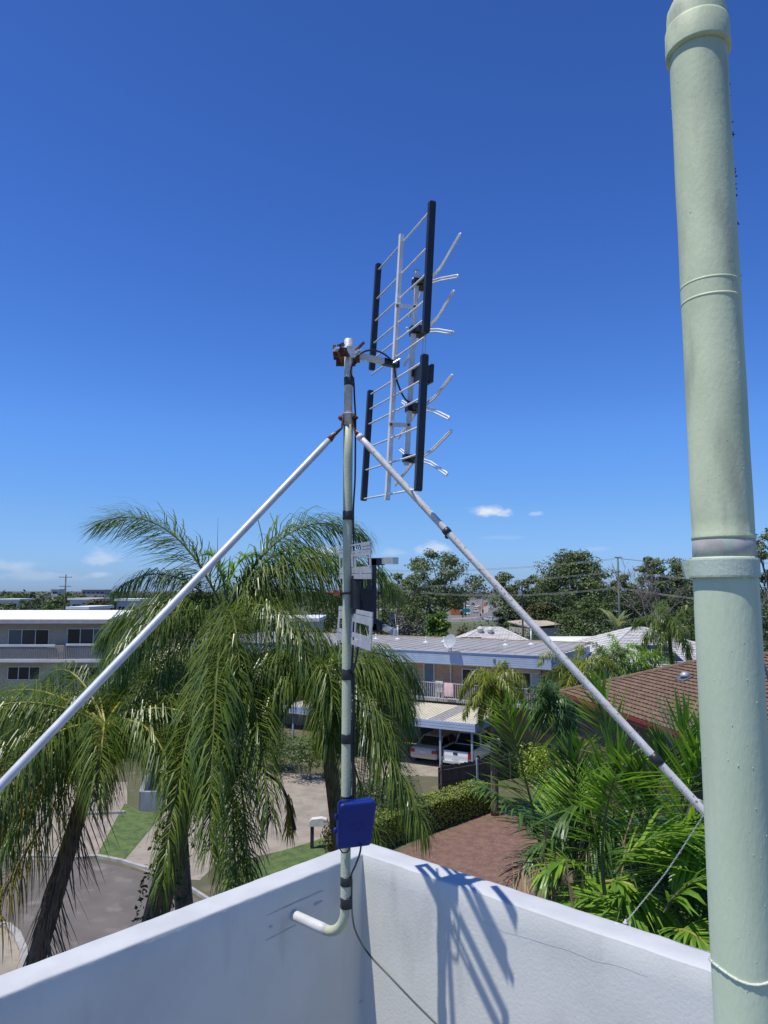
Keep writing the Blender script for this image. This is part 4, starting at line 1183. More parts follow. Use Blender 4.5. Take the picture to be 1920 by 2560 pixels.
mb = MB(); e = c + ax * .55 - sy_ * .2; mb.tube([c - sy_ * .45, e], .014, 6); mb.tube([e, e - ax * .1], .04, 8); mb.build('feed_arm', m_alu, dish)
p = roofpt(1205, 1626)
fa = thing('fallen_antenna', 'old thin antenna lying toppled on the grey flat roof', 'antenna', p)
mb = MB(); mb.tube([p + V((-1.5, .4, .05)), p + V((1.2, -.5, .12))], .012, 6)
for i in range(9):
    q = p.lerp(p + V((1.2, -.5, .07)), i / 8) + V((0, 0, .06)); mb.tube([q + V((-.06, -.2, -.03)), q + V((.06, .2, .1))], .008, 5)
mb.tube([p + V((.9, -.4, .1)), p + V((1.1, -.2, .5))], .01, 5); mb.build('boom', M('dark_alu', (.16, .16, .16), rough=.6), fa)
q = wpt(1102, 1738, .35); q = bl((q - B0).dot(BU), .35, 3.15)
ac = thing('plastic_chair', 'white slatted plastic chair standing behind the balcony railing', 'chair', q)
mb = MB(); mb.box(q + Z * .42, (.5, .45, .05), AX); mb.build('seat', m_pvcw, ac)
mb = MB()
for i in range(5): mb.box(q + BU * (-.2 + .1 * i) - BN * .22 + Z * .72, (.07, .03, .62), AX)
mb.box(q - BN * .22 + Z * 1.06, (.52, .04, .08), AX); mb.build('backrest', m_pvcw, ac)
for a in (-1, 1):
    for b in (-1, 1):
        mb = MB(); mb.box(q + BU * a * .22 + BN * b * .19 + Z * .2, (.05, .05, .4), AX); mb.build('leg', m_pvcw, ac)
uu, _ = wu(1122, 1735, .05)
mb = MB(); ring = []
for i in range(13):
    x = uu - .3 + .6 * i / 12; o_ = .012 * math.sin(i * 1.3)
    ring.append([bl(x, .09 + o_, 3.75), bl(x, .09 + o_, RZ1 + .02), bl(x, .05, RZ1 + .04), bl(x, .01 + o_, RZ1 + .02), bl(x, .0 + o_, 3.35)])
mb.loft(ring, closed=False, caps=False); tag(mb.build('towel', m_pink, smooth=True), 'pale pink towel hung over the balcony railing', 'towel')

# ---------------------------------------------------------------- carport in front of the flats
cpx = B0.copy()
CO = V((4.98, 39.8, 0)); cu_, cn_ = (CO - B0).dot(BU), (CO - B0).dot(BN)
CT, CB = 2.72, 2.27
car_port = thing('carport', 'flat carport with cream and grey striped roof sheets and pale blue fascia', 'carport', CO)
CU0 = cu_ - 13.0
mb = MB(); mb.box(bl((CU0 + cu_) / 2, cn_ + .03, (CT + CB) / 2), (cu_ - CU0, .06, CT - CB), AX)
for i in range(3): mb.box(bl((CU0 + cu_) / 2, cn_ - .005, CB + .07 + i * .15), (cu_ - CU0 - .01, .03, .125), AX)
mb.build('fascia', m_blue_f, car_port)
mb = MB(); mb.box(bl(cu_ - .03, cn_ / 2 - .1, (CT + CB) / 2), (.06, -cn_ - .3, CT - CB - .01), AX); mb.build('side_fascia', m_blue_e, car_port)
m_cream = M('cream_sheet', (.62, .58, .44), (.54, .50, .38), scale=3, rough=.6)
m_greys = M('grey_sheet', (.36, .35, .34), (.28, .27, .265), scale=4, rough=.6)
n0, n1 = cn_ + .06, -.05
x = cu_ - .02; i = 0; wds = [1.95, 1.0, 2.3, 1.9, 2.2, 1.0, 2.4, .8]
for i, wd_ in enumerate(wds):
    x0 = max(x - wd_, CU0); mb = MB()
    mb.prism([bl(x0, n0, CT - .05), bl(x - .004, n0, CT - .05), bl(x - .004, n1, CT + .12), bl(x0, n1, CT + .12)], V((0, 0, .03)))
    q = x0 + .1
    while q < x - .05: mb.bar(bl(q, n0, CT - .015), bl(q, n1, CT + .155), .04, .03); q += .2
    mb.build('roof_sheet', m_cream if i % 2 == 0 else m_greys, car_port); x = x0
m_post = M('grey_blue_post', (.34, .40, .47), (.29, .35, .42), rough=.5)
pp = ground(1105.5, 1922)
up_ = (pp - B0).dot(BU); np_ = (pp - B0).dot(BN)
for u in (up_, up_ - 5.2, up_ - 10.2):
    mb = MB(); mb.box(bl(u, cn_ + .25, CB / 2 - .02), (.1, .1, CB + .02), AX); mb.build('post', m_post, car_port)
mb = MB(); mb.box(bl(cu_ - .3, cn_ + .25, CB / 2 - .02), (.1, .1, CB + .02), AX); mb.build('post', m_post, car_port)
u0, z0 = wu(1067, 1835, 2.6)
mb = MB(); mb.box(bl(u0, 2.57, 1.05), (.9, .06, 2.1), AX); mb.build('door', M('dark_door', (.04, .045, .05), rough=.5), flats)

# ---------------------------------------------------------------- brown tiled house
HC = V((8.66, 35.6, 5.0)); HUd = V((.171, -.985, 0)).normalized(); HV = V((.985, .171, 0)).normalized()
house = thing('brick_house', 'dark brick house with a brown tiled hip roof and red gutter', 'house', HC - Z * 5)
m_btile = M('brown_roof_tile', (.185, .115, .072), (.13, .082, .052), scale=2.5, rough=.85, bump=.4, bscale=60, spots=(.22, .165, .115), sscale=7, sthr=(.55, .7))
m_redg = M('red_gutter', (.24, .045, .04), (.20, .038, .035), rough=.5)
m_dbrick = BRICK('dark_brick', (.16, .085, .06), (.12, .065, .05), (.20, .17, .15), math.atan2(HUd.y, HUd.x))
HLn, HWd, TN = 17.0, 11.6, math.tan(RAD(22))
e0 = HC; e1 = HC + HUd * HLn; e2 = e1 + HV * HWd; e3 = HC + HV * HWd; hw_ = HWd / 2
r0 = HC + (HUd + HV) * hw_ + Z * hw_ * TN; r1 = e1 + (-HUd + HV) * hw_ + Z * hw_ * TN
mb = MB()
tiled_plane(mb, e0, e1, r1, r0); tiled_plane(mb, e3, e0, r0, r0 + V((.01, 0, 0))); tiled_plane(mb, e2, e3, r0, r1, sub=2); tiled_plane(mb, e1, e2, r1, r1 + V((.01, 0, 0)), sub=2)
hr = mb.build('roof', m_btile, house)
mb = MB()
for a, b in ((e0, r0), (e3, r0), (r0, r1), (e1, r1), (e2, r1)): ridge_caps(mb, a, b)
mb.build('ridge_caps', m_btile, house)
mb = MB()
for a, b in ((e0, e1), (e1, e2), (e2, e3), (e3, e0)):
    d = (b - a).normalized(); mb.bar(a - d * .06 - Z * .06, b + d * .06 - Z * .06, .12, .13); mb.bar(a - Z * .2 , b - Z * .2, .03, .14)
mb.build('gutter', m_redg, house)
mb = MB(); cen = (e0 + e2) / 2
mb.box(V((cen.x, cen.y, 2.4)), (HLn - 1.2, HWd - 1.2, 4.8), (HUd, HV, Z)); mb.build('wall', m_dbrick, house)
mb = MB(); mb.prism([p + Z * -.16 for p in (e0, e1, e2, e3)], Z * .04); mb.build('eaves_lining', M('brown_eaves', (.16, .11, .08), rough=.8), house)
for k_, uq in enumerate((10.5,)):
    window(house, HC + HUd * uq + HV * .58 - Z * 1.7, HUd, -HV, 1.6, 1.2, 2)
p = HC + HUd * 0; nrm = HUd.cross(r0 - e0).normalized(); nrm = nrm if nrm.z > 0 else -nrm
q = on_plane(1712, 1698, e0, nrm)
wv = thing('roof_ventilator', 'round grey domed ventilator on the brown tiled roof', 'ventilator', q)
mb = MB(); mb.revolve([(.10, -.05), (.10, .10), (.19, .11), (.20, .16), (.16, .25), (.08, .30), (.01, .31)], q, 18); mb.build('dome', M('dome_grey', (.45, .48, .50), rough=.4, metal=.4), wv, smooth=True)
mb = MB(); sd_ = nrm.cross(HUd).normalized(); mb.box(q + nrm * .07, (.62, .55, .02), (HUd, sd_, nrm)); mb.build('flashing', M('lead_sheet', (.10, .12, .14), rough=.6), wv)

# ---------------------------------------------------------------- white tiled roofs beyond
def hip_house(name, label, e0, u, ln, wd, pitch, m_r, m_w, tiled=True, over=.5, zg=0.0, sub=3, course=.35):
    u, v, _ = frame_axes(u); e0 = V(e0); t = thing(name, label, 'house', V((e0.x, e0.y, zg)))
    if wd > ln: hw2 = ln / 2
    else: hw2 = wd / 2
    h = hw2 * math.tan(RAD(pitch))
    e1, e2, e3 = e0 + u * ln, e0 + u * ln + v * wd, e0 + v * wd
    r0, r1 = e0 + (u + v) * hw2 + Z * h, e1 + (-u + v) * hw2 + Z * h
    mb = MB()
    if tiled:
        for a, b, c, d in ((e0, e1, r1, r0), (e3, e0, r0, r0 + V((.01, 0, 0))), (e2, e3, r0, r1), (e1, e2, r1, r1 + V((.01, 0, 0)))): tiled_plane(mb, a, b, c, d, course=course, sub=sub)
    else:
        for a, b, c, d in ((e0, e1, r1, r0), (e2, e3, r0, r1)): mb.poly([a, b, c, d])
        mb.poly([e3, e0, r0]); mb.poly([e1, e2, r1])
    mb.build('roof', m_r, t)
    mb = MB()
    for a, b in ((e0, r0), (e3, r0), (r0, r1), (e1, r1), (e2, r1)): ridge_caps(mb, a, b, .1, .5)
    mb.build('ridge_caps', m_r, t)
    c = (e0 + e2) / 2
    mb = MB(); mb.box(V((c.x, c.y, (e0.z + zg) / 2 - .02)), (ln - 2 * over, wd - 2 * over, e0.z - zg - .05), (u, v, Z)); mb.build('wall', m_w, t)
    mb = MB()
    for a, b in ((e0, e1), (e1, e2), (e2, e3), (e3, e0)): mb.bar(a - Z * .06, b - Z * .06, .12, .14)
    mb.build('gutter', m_frame, t)
    for k in range(max(1, int(ln / 4))):
        window(t, e0 + u * (2 + 4 * k) + v * (over - .03) - Z * 1.3, u, -v, 1.5, 1.1, 2)
    return t, (e0, e1, e2, e3, r0, r1), u, v
m_wtile = M('white_roof_tile', (.62, .60, .56), (.50, .485, .455), scale=1.6, rough=.8, spots=(.40, .385, .36), sscale=5, sthr=(.58, .74))
m_wmetal = M('white_roof_metal', (.82, .82, .82), (.76, .76, .76), scale=.7, rough=.5)
m_cwall = M('cream_wall', (.50, .46, .39), (.44, .40, .34), scale=.7, rough=.8)
m_wwall = M('white_wall', (.66, .66, .64), (.58, .58, .56), scale=.7, rough=.8)
m_solar = M('solar_panel', (.012, .016, .032), (.018, .024, .045), scale=2, rough=.15, spec=.6)
# first: hip roof with its ridge across the view
Yw = 72.0; pk = at(1218, 1569, Yw)
e0w = V((at(1128, 1607, 66).x - 2.0, 66, pk.z - 2.47))
wh, wp, wu_, wv_ = hip_house('white_roof_house', 'house under a white tiled hip roof with whirling vents and skylights', e0w, V((1, -.05, 0)), 12.4, 10.6, 25, m_wtile, m_cwall)
def slope_plane(p):  # front slope
    n_ = (p[1] - p[0]).cross(p[4] - p[0]).normalized(); return n_ if n_.z > 0 else -n_
fn = slope_plane(wp)
for k_, (px, py, lab) in enumerate(((1201, 1579, 'whirling roof vent nearer the skylights on the white tiles'), (1226, 1581, 'whirling roof vent nearer the hip line on the white tiles'))):
    q = on_plane(px, py + 3, wp[0], fn); t = thing('whirling_vent', lab, 'vent', q, 'vents on the white tiled roof')
    mb = MB(); mb.revolve([(.16, -.1), (.16, .15), (.3, .2), (.34, .38), (.26, .55), (.05, .62)], q, 14); mb.build('turbine', m_wtile, t)
    mb = MB(); mb.tube([q - Z * .1, q + Z * .2], .18, 12); mb.build('throat', m_wtile, t)
def pxof(p):
    q = p - CAM; f = q.y * math.cos(PITCH) + q.z * math.sin(PITCH)
    return 960 + F * q.x / f, 1280 - F * (-q.y * math.sin(PITCH) + q.z * math.cos(PITCH)) / f
def panel(px, py, plane_p, plane_n, u, w_, h_, lab, name='solar_panel', cat='solar panel', grp=None):
    q = on_plane(px, py, plane_p, plane_n); u = V(u); u = (u - plane_n * u.dot(plane_n)).normalized(); v = plane_n.cross(u)
    t = thing(name, lab, cat, q, grp); mb = MB(); mb.box(q + plane_n * .13, (w_, h_, .04), (u, v, plane_n)); mb.build('glass', m_solar, t)
    mb = MB()
    for s in (-1, 1): mb.box(q + plane_n * .13 + u * s * (w_ / 2 + .02), (.04, h_, .05), (u, v, plane_n)); mb.box(q + plane_n * .13 + v * s * (h_ / 2 + .02), (w_ + .08, .04, .05), (u, v, plane_n))
    mb.build('frame', m_alu, t)
    return t
panel(1168, 1601, wp[0], fn, (1, 0, 0), 1.25, .8, 'first glazed skylight low on the white tiled hip roof', 'skylight', 'skylight', 'skylights in the white tiled roof')
panel(1188, 1602, wp[0], fn, (1, 0, 0), 1.25, .8, 'second glazed skylight beside the hip line of the white roof', 'skylight', 'skylight', 'skylights in the white tiled roof')
en = (wp[2] - wp[1]).cross(wp[5] - wp[1]).normalized(); en = en if en.z > 0 else -en
panel(*pxof((wp[1] + wp[2] + wp[5] * 1.3) / 3.3), wp[1], en, (0, 1, 0), 3.2, 1.5, 'dark solar panel on the far slope of the white tiled roof')
# low white metal roof and another white tiled roof behind the end of the flats
q0 = at(1345, 1606, 60)
lowr = thing('white_metal_roof_house', 'low house with a plain bright white metal roof behind the flats', 'house', V((q0.x, q0.y, 0)))
mb = MB(); pa = [at(1338, 1610, 58), at(1525, 1626, 58), at(1452, 1594.5, 66), at(1374, 1594, 66)]
mb.prism([V(p) for p in pa], V((0, 0, -.12))); mb.prism([at(1452, 1594.5, 66), at(1374, 1594, 66), at(1360, 1606, 74), at(1500, 1606, 74)], V((0, 0, -.12))); mb.build('roof', m_wmetal, lowr)
mb = MB(); mb.prism([V((p.x, p.y, 0)) for p in (at(1345, 1610, 58.5), at(1515, 1610, 58.5), at(1490, 1606, 73), at(1365, 1606, 73))], V((0, 0, pa[0].z - .35))); mb.build('wall', m_wwall, lowr)
e0x = V((at(1478, 1668, 46).x, 46.5, at(1478, 1672, 46.5).z))
wh2, wp2, u2, v2 = hip_house('white_roof_house', 'nearer white tiled house behind the drooping palm and brown roof', e0x, V((1, .12, 0)), 12.5, 11.5, 21, m_wtile, m_wwall)
fn2 = slope_plane(wp2)
panel(1655, 1648, wp2[0], fn2, u2, 2.4, 1.3, 'dark solar panel behind palm fronds on the nearer white tiles')
panel(1632, 1626, wp2[0], fn2, u2, 2.2, 1.0, 'smaller dark solar panel higher up the nearer white tiles')
# tan roof
Yt = 108
tan = thing('tan_roof_house', 'low house with a weathered tan gable roof among the trees', 'house', V((at(1345, 1560, Yt).x, Yt, 0)))
m_tan = M('tan_roof', (.46, .40, .31), (.36, .31, .24), scale=.9, rough=.8, spots=(.28, .24, .19), sscale=2, sthr=(.58, .7))
mb = MB(); mb.prism([at(1268, 1553, Yt), at(1325, 1568, Yt - 7), at(1405, 1561, Yt - 4), at(1345, 1545, Yt + 5)], V((0, 0, -.15))); mb.build('roof', m_tan, tan)
mb = MB(); a_, b_, c_ = at(1272, 1556, Yt), at(1322, 1570, Yt - 6.6), at(1400, 1563, Yt - 4)
mb.prism([V((a_.x, a_.y, 0)), V((b_.x, b_.y, 0)), V((c_.x, c_.y, 0)), V((at(1345, 1545, Yt + 5).x, Yt + 5, 0))], V((0, 0, b_.z - .1))); mb.build('wall', m_cwall, tan)
mb = MB(); mb.bar(at(1325, 1569.5, Yt - 7.1), at(1405, 1562.5, Yt - 4.1), .12, .2); mb.build('gutter', m_black, tan)

# ---------------------------------------------------------------- cream apartment block on the left
Ya = 53.0
apt = thing('apartment_block', 'cream brick apartment block with a white roof and long balconies', 'building', V((-26, Ya + 4, 0)))
m_cbrick = BRICK('cream_brick', (.44, .37, .28), (.36, .30, .23), (.46, .42, .36), 0.0)
m_wroof = M('white_membrane_roof', (.84, .84, .83), (.78, .78, .77), scale=.6, rough=.7)
xr = at(272, 1600, Ya).x; xl = -44.0
z_ = lambda py: at(140, py, Ya).z
mb = MB(); mb.prism([V((xl, Ya + .9, 0)), V((xr - .55, Ya + .9, 0)), V((xr - .55, Ya + 9, 0)), V((xl, Ya + 9, 0))], V((0, 0, z_(1560)))); mb.build('wall', m_cbrick, apt)
zr = z_(1552); mb = MB()
mb.prism([V((xl, Ya - .3, zr)), V((xr, Ya - .3, zr)), V((xr, Ya + 5, zr + .52)), V((xl, Ya + 5, zr + .52))], V((0, 0, .12)))
mb.prism([V((xl, Ya + 5, zr + .52)), V((xr, Ya + 5, zr + .52)), V((xr, Ya + 10, zr + .1)), V((xl, Ya + 10, zr + .1))], V((0, 0, .12))); mb.build('roof', m_wroof, apt)
mb = MB(); mb.bar(V((xl, Ya - .32, zr - .03)), V((xr, Ya - .32, zr - .03)), .08, .3); mb.bar(V((xr + .02, Ya - .3, zr - .03)), V((xr + .02, Ya + 5, zr + .49)), .06, .28); mb.build('fascia', M('grey_fascia', (.40, .40, .43), rough=.6), apt)
mb = MB(); mb.prism([V((xl, Ya - .25, zr - .2)), V((xr - .05, Ya - .25, zr - .2)), V((xr - .05, Ya + 9, zr - .2)), V((xl, Ya + 9, zr - .2))], Z * .03); mb.build('soffit', m_wwall, apt)
def awin(x0, x1, y0, y1, panes, gl):
    a, b = at(x0, y0, Ya + .9), at(x1, y1, Ya + .9)
    window(apt, V(((a.x + b.x) / 2, Ya + .88, (a.z + b.z) / 2)), V((1, 0, 0)), V((0, -1, 0)), b.x - a.x, a.z - b.z, panes, None, gl)
awin(22, 122, 1573, 1614, 3, [m_glass_b, GLASS('grey_glass', (.05, .055, .065)), m_glass]); awin(169, 266, 1571, 1612, 3, [m_glass, GLASS('grey_glass', (.05, .055, .065)), m_glass_b])
awin(-120, -20, 1573, 1614, 3, None); awin(20, 100, 1666, 1700, 3, None); awin(165, 250, 1666, 1700, 3, None)
for (zt, nm) in ((z_(1648), 'balcony_slab'), (z_(1742), 'balcony_slab')):
    mb = MB(); mb.box(V(((xl + xr) / 2, Ya + .35, zt - .09)), (xr - xl - .4, 1.5, .2)); mb.build(nm, m_wwall, apt)
zt = z_(1648); zr1 = z_(1613)
mb = MB(); mb.bar(V((xl, Ya - .3, zr1)), V((at(138, 1613, Ya - .3).x, Ya - .3, zr1)), .1, .16); mb.bar(V((at(165, 1613, Ya - .3).x, Ya - .3, zr1 + .06)), V((xr - .5, Ya - .3, zr1 + .06)), .1, .14); mb.build('balcony_rail', m_wwall, apt)
mb = MB()
x = xl
while x < xr - .5:
    mb.box(V((x, Ya - .3, (zt + zr1) / 2)), (.05, .03, zr1 - zt - .05)); x += .13
mb.build('balusters', M('grey_balusters', (.36, .34, .31), rough=.6), apt)
xa_ = at(120, 1613, Ya - .2).x; xb_ = at(160, 1613, Ya - .2).x
mb = MB(); mb.box(V(((xa_ + xb_) / 2, Ya + .3, (zt + zr1) / 2)), (xb_ - xa_, 1.0, zr1 - zt)); mb.build('party_wall', m_cbrick, apt)

# ---------------------------------------------------------------- walls, fence, hedge, letterbox
def wall_run(name, label, cat, pts, h, th, m):
    mb = MB()
    for a, b in zip(pts[:-1], pts[1:]): mb.bar(V(a) + Z * h / 2, V(b) + Z * h / 2, th, h)
    return tag(mb.build(name, m), label, cat)
m_gwall = M('grey_render', (.30, .31, .33), (.24, .25, .27), scale=1.5, rough=.85)
a, b, c = ground(352, 2027), ground(408, 2026), ground(378, 1940)
wall_run('garden_wall', 'low grey rendered garden wall bending round the green turf', 'wall', [b, a, c], .85, .2, m_gwall)
hd = thing('hedge', 'clipped hedge with a lime green top along the red paving', 'hedge', ground(1120, 2066))
hp = [ground(940, 2140), ground(1000, 2112), ground(1130, 2066), ground(1240, 2026)]
core = MB(); lf = MB()
r_ = np.random.RandomState(5)
for a, b in zip(hp[:-1], hp[1:]):
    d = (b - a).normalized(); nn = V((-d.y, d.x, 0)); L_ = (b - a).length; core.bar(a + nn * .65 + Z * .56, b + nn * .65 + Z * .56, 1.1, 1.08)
    n_ = int(L_ * 900); t_ = r_.uniform(-.02, 1.02, n_); s_ = r_.uniform(0, 1, n_)
    pos = []; outw = []
    for tt, ss in zip(t_, s_):
        p = a.lerp(b, tt)
        bump = .10 * mnoise.noise(p * 1.3)
        if ss < .42: q = p + nn * r_.uniform(0.02, 1.28) + Z * (1.16 + bump + r_.uniform(-.08, .06)); o_ = Z
        elif ss < .88: q = p + nn * (.06 + r_.uniform(-.06, .06)) + Z * r_.uniform(.0, 1.18); o_ = -nn
        else: q = p + nn * (1.24 + r_.uniform(-.06, .06)) + Z * r_.uniform(0, 1.15); o_ = nn
        pos.append(tuple(q)); outw.append(tuple(o_))
    cards(lf, np.array(pos), np.array(outw), .10, 11, up=.15, rand=.6)
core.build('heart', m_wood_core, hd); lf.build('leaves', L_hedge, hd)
fa_, fb_ = ground(1098, 1980), ground(1360, 1930)
fn_ = thing('timber_fence', 'weathered dark timber paling fence behind the clipped hedge', 'fence', fa_)
m_pale = M('weathered_paling', (.13, .11, .095), (.075, .064, .056), scale=6, rough=.9, bump=.4, stretch=(3, 3, .3))
d = (fb_ - fa_).normalized(); nn = V((-d.y, d.x, 0)); L_ = (fb_ - fa_).length; mb = MB(); x = 0
while x < L_:
    hh_ = 1.22 + rng.uniform(-.04, .04); mb.box(fa_ + d * x + Z * hh_ / 2, (.115, .02, hh_), (d, nn, Z)); x += .128
mb.build('palings', m_pale, fn_)
mb = MB()
for zz in (.35, 1.0): mb.bar(fa_ + nn * -.04 + Z * zz, fb_ + nn * -.04 + Z * zz, .04, .08)
mb.build('rails', m_pale, fn_)
x = .1
while x < L_:
    mb = MB(); mb.box(fa_ + d * x - nn * .08 + Z * .68, (.1, .1, 1.36), (d, nn, Z)); mb.build('post', m_post if abs(x - 2.0) < 1 else m_pale, fn_); x += 2.3
lb = ground(780, 2121)
let = thing('letterbox', 'cream curved top letterbox on a dark post beside the concrete drive', 'letterbox', lb)
mb = MB(); mb.box(lb + Z * .42, (.13, .13, .86)); mb.build('post', M('dark_post', (.03, .03, .032), rough=.6), let)
mb = MB(); rg = []
for yy in (-.26, .24):
    rg.append([lb + V((.26 + x, yy * .6, .86 + z)) for x, z in ((-.36, 0), (-.36, .17), (-.28, .26), (.1, .30), (.3, .25), (.34, .16), (.34, 0))])
mb.loft(rg); mb.build('box', M('cream_letterbox', (.68, .64, .54), (.58, .54, .45), scale=6, rough=.6), let)
# ================================================================== vehicles
m_tyre = M('tyre', (.018, .018, .019), rough=.9)
m_rim = M('wheel_rim', (.40, .41, .42), rough=.35, metal=.6)
m_lampred = M('tail_lamp', (.35, .012, .015), (.28, .01, .012), rough=.25)
m_lampwh = M('head_lamp', (.70, .72, .74), rough=.15)
m_carglass = GLASS('car_glass', (.015, .018, .02), .04)
def paint(name, c): return M(name, c, tuple(x * .93 for x in c), scale=1.5, rough=.28, coat=.5)
def car(name, label, cat, loc, heading, m_body, kind='sedan', L=4.6, W=1.78, Ht=1.45, group=None, detail=True):
    t = thing(name, label, cat, loc, group); o = V(loc)
    f = V((math.cos(heading), math.sin(heading), 0)); r = V((f.y, -f.x, 0))
    def P(x, y, z): return o + f * x + r * y + Z * z       # x from the tail forward, y to the right
    hw = W / 2
    if kind == 'ute':
        st = [(0, .55, 1.02, .96), (.04, .42, 1.06, 1.0), (1.55, .40, 1.08, 1.0), (1.7, .38, 1.08, 1.0), (3.4, .38, 1.06, 1.0), (3.9, .38, 1.04, .99), (4.9, .40, .96, .95), (5.15, .45, .82, .88), (5.2, .5, .7, .82)]
        L = 5.2; wheels = (1.0, 4.15); wr = .38
    elif kind == 'van':
        st = [(0, .5, 1.0, .95), (.06, .38, 1.1, 1.0), (3.4, .36, 1.1, 1.0), (4.2, .36, 1.0, .97), (4.6, .45, .8, .9)]; wheels = (.85, 3.7); wr = .33
    else:
        st = [(0, .52, .86, .86), (.06, .36, .96, .95), (.45, .33, 1.0, 1.0), (1.2, .30, .98, 1.0), (3.0, .30, .95, 1.0), (3.75, .30, .88, .98), (4.35, .34, .76, .92), (4.58, .42, .62, .82), (4.62, .5, .56, .78)]; wheels = (.95, 3.65); wr = .32
    rings = []
    for (x, zb, zt, k) in st:
        h = hw * k
        rings.append([P(x, -h * .90, zb), P(x, -h, zb + .10), P(x, -h, zb + (zt - zb) * .62), P(x, -h * .94, zt - .04), P(x, -h * .86, zt), P(x, h * .86, zt), P(x, h * .94, zt - .04), P(x, h, zb + (zt - zb) * .62), P(x, h, zb + .10), P(x, h * .90, zb)])
    if kind == 'ute':
        rings_t = rings
        mb = MB(); mb.loft(rings[3:]); mb.build('body', m_body, t)
        mb = MB()                                              # open tray with walls
        for s in (-1, 1): mb.prism([P(0.06, s * hw, .45), P(1.72, s * hw, .42), P(1.72, s * hw, 1.12), P(.06, s * hw, 1.08)], r * (-s * .07))
        mb.box(P(.86, 0, .62), (1.62, W - .15, .12), (f, r, Z)); mb.build('tray', m_body, t)
        mb = MB(); mb.box(P(.9, 0, .70), (1.6, W - .16, .02), (f, r, Z))
        for s in (-1, 1): mb.box(P(.9, s * (hw - .09), .9), (1.6, .02, .34), (f, r, Z))
        mb.box(P(1.69, 0, .9), (.02, W - .18, .36), (f, r, Z)); mb.build('tray_liner', m_black, t)
        mb = MB(); mb.loft([[P(.0, y, .52) for y in (-hw * .80, hw * .80)] + [P(-.02, y, .80) for y in (hw * .80, -hw * .80)], [P(.06, y, .52) for y in (-hw * .80, hw * .80)] + [P(.06, y, .80) for y in (hw * .80, -hw * .80)]])
        mb.loft([[P(-.02, y, .80) for y in (-hw * .80, hw * .80)] + [P(.01, y, 1.06) for y in (hw * .80, -hw * .80)], [P(.06, y, .80) for y in (-hw * .80, hw * .80)] + [P(.06, y, 1.06) for y in (hw * .80, -hw * .80)]])
        tg_ = mb.build('tailgate', m_body, t)
        mb = MB(); mb.box(P(-.03, 0, .93), (.03, .26, .09), (f, r, Z)); mb.build('handle', m_black, tg_)
        mb = MB(); mb.bar(P(-.06, -.72, .46), P(-.06, .72, .46), .14, .12); mb.build('bumper', m_alu, t)
        mb = MB()
        for s in (-1, 1): mb.tube([P(1.74, s * .72, 1.1), P(1.74, s * .66, 1.66)], .022, 6)
        mb.tube([P(1.74, -.66, 1.66), P(1.74, .66, 1.66)], .022, 6); mb.tube([P(1.74, -.69, 1.36), P(1.74, .69, 1.36)], .015, 6); mb.build('headboard', m_black, t)
        lamps = [(.02, s * (hw - .09), .87, .07, .15, .34, m_lampred, 'tail_lamp') for s in (-1, 1)]
        cab = (1.85, 2.12, 3.25, 3.95, 1.06, 1.74)
    else:
        mb = MB(); mb.loft(rings); mb.build('body', m_body, t)
        lamps = [(.05, s * hw * .80, .78, .16, .34, .17, m_lampred, 'tail_lamp') for s in (-1, 1)] + [(L - .14, s * hw * .68, .66, .2, .34, .14, m_lampwh, 'headlight') for s in (-1, 1)]
        cab = (.75, 1.35, 2.65, 3.4, .94, Ht) if kind == 'sedan' else ((.1, .35, 3.1, 3.8, 1.06, 1.75) if kind == 'van' else (.12, .7, 2.6, 3.35, .95, Ht + .1))
    for (x, y, z, dx, dy, dz, mm, nm) in lamps:
        mb = MB(); mb.box(P(x, y, z), (dx, dy, dz), (f, r, Z)); mb.build(nm, mm, t)
    x0, x1, x2, x3, z0, z1 = cab; hb, ht_ = hw * .90, hw * .72
    lo = [P(x0, -hb, z0), P(x0, hb, z0), P(x3, hb, z0), P(x3, -hb, z0)]
    hi = [P(x1, -ht_, z1 - .05), P(x1, ht_, z1 - .05), P(x2, ht_, z1 - .05), P(x2, -ht_, z1 - .05)]
    def inset(a, b, c, d, k=.08):
        m_ = (a + b + c + d) / 4; return [p.lerp(m_, k) for p in (a, b, c, d)]
    mb = MB(); mb.loft([lo, hi]); cb = mb.build('cabin', m_body, t)
    faces = [('rear_window', (lo[0], lo[1], hi[1], hi[0])), ('windscreen', (lo[2], lo[3], hi[3], hi[2]))]
    for s, (a, b, c, d) in ((1, (lo[1], lo[2], hi[2], hi[1])), (-1, (lo[3], lo[0], hi[0], hi[3]))):
        mb_, mc_ = a.lerp(b, .47), d.lerp(c, .47)
        faces += [('side_window', (a, mb_, mc_, d)), ('side_window', (mb_, b, c, mc_))]
    cen = sum(lo + hi, V((0, 0, 0))) / 8
    for nm, q in faces:
        q = inset(*q, .12); nn = (q[1] - q[0]).cross(q[3] - q[0]).normalized()
        if nn.dot(q[0] - cen) < 0: nn = -nn
        mb = MB(); mb.prism([p + nn * .004 for p in q], nn * .006); mb.build(nm, m_carglass, cb)
    mb = MB(); mb.loft([hi, [p.lerp(sum(hi, V((0, 0, 0))) / 4, .16) + Z * .055 for p in hi]]); mb.build('roof', m_body, cb)
    for xw in wheels:
        for s in (-1, 1):
            c = P(xw, s * (hw - .1), wr)
            mb = MB(); mb.tube([c - r * .11, c - r * .09, c + r * .09, c + r * .11], [wr * .9, wr, wr, wr * .9], 20); ty = mb.build('wheel', m_tyre, t)
            mb = MB(); mb.tube([c + r * s * .105, c + r * s * .122], [wr * .66, wr * .6], 14); mb.build('rim', m_rim, ty)
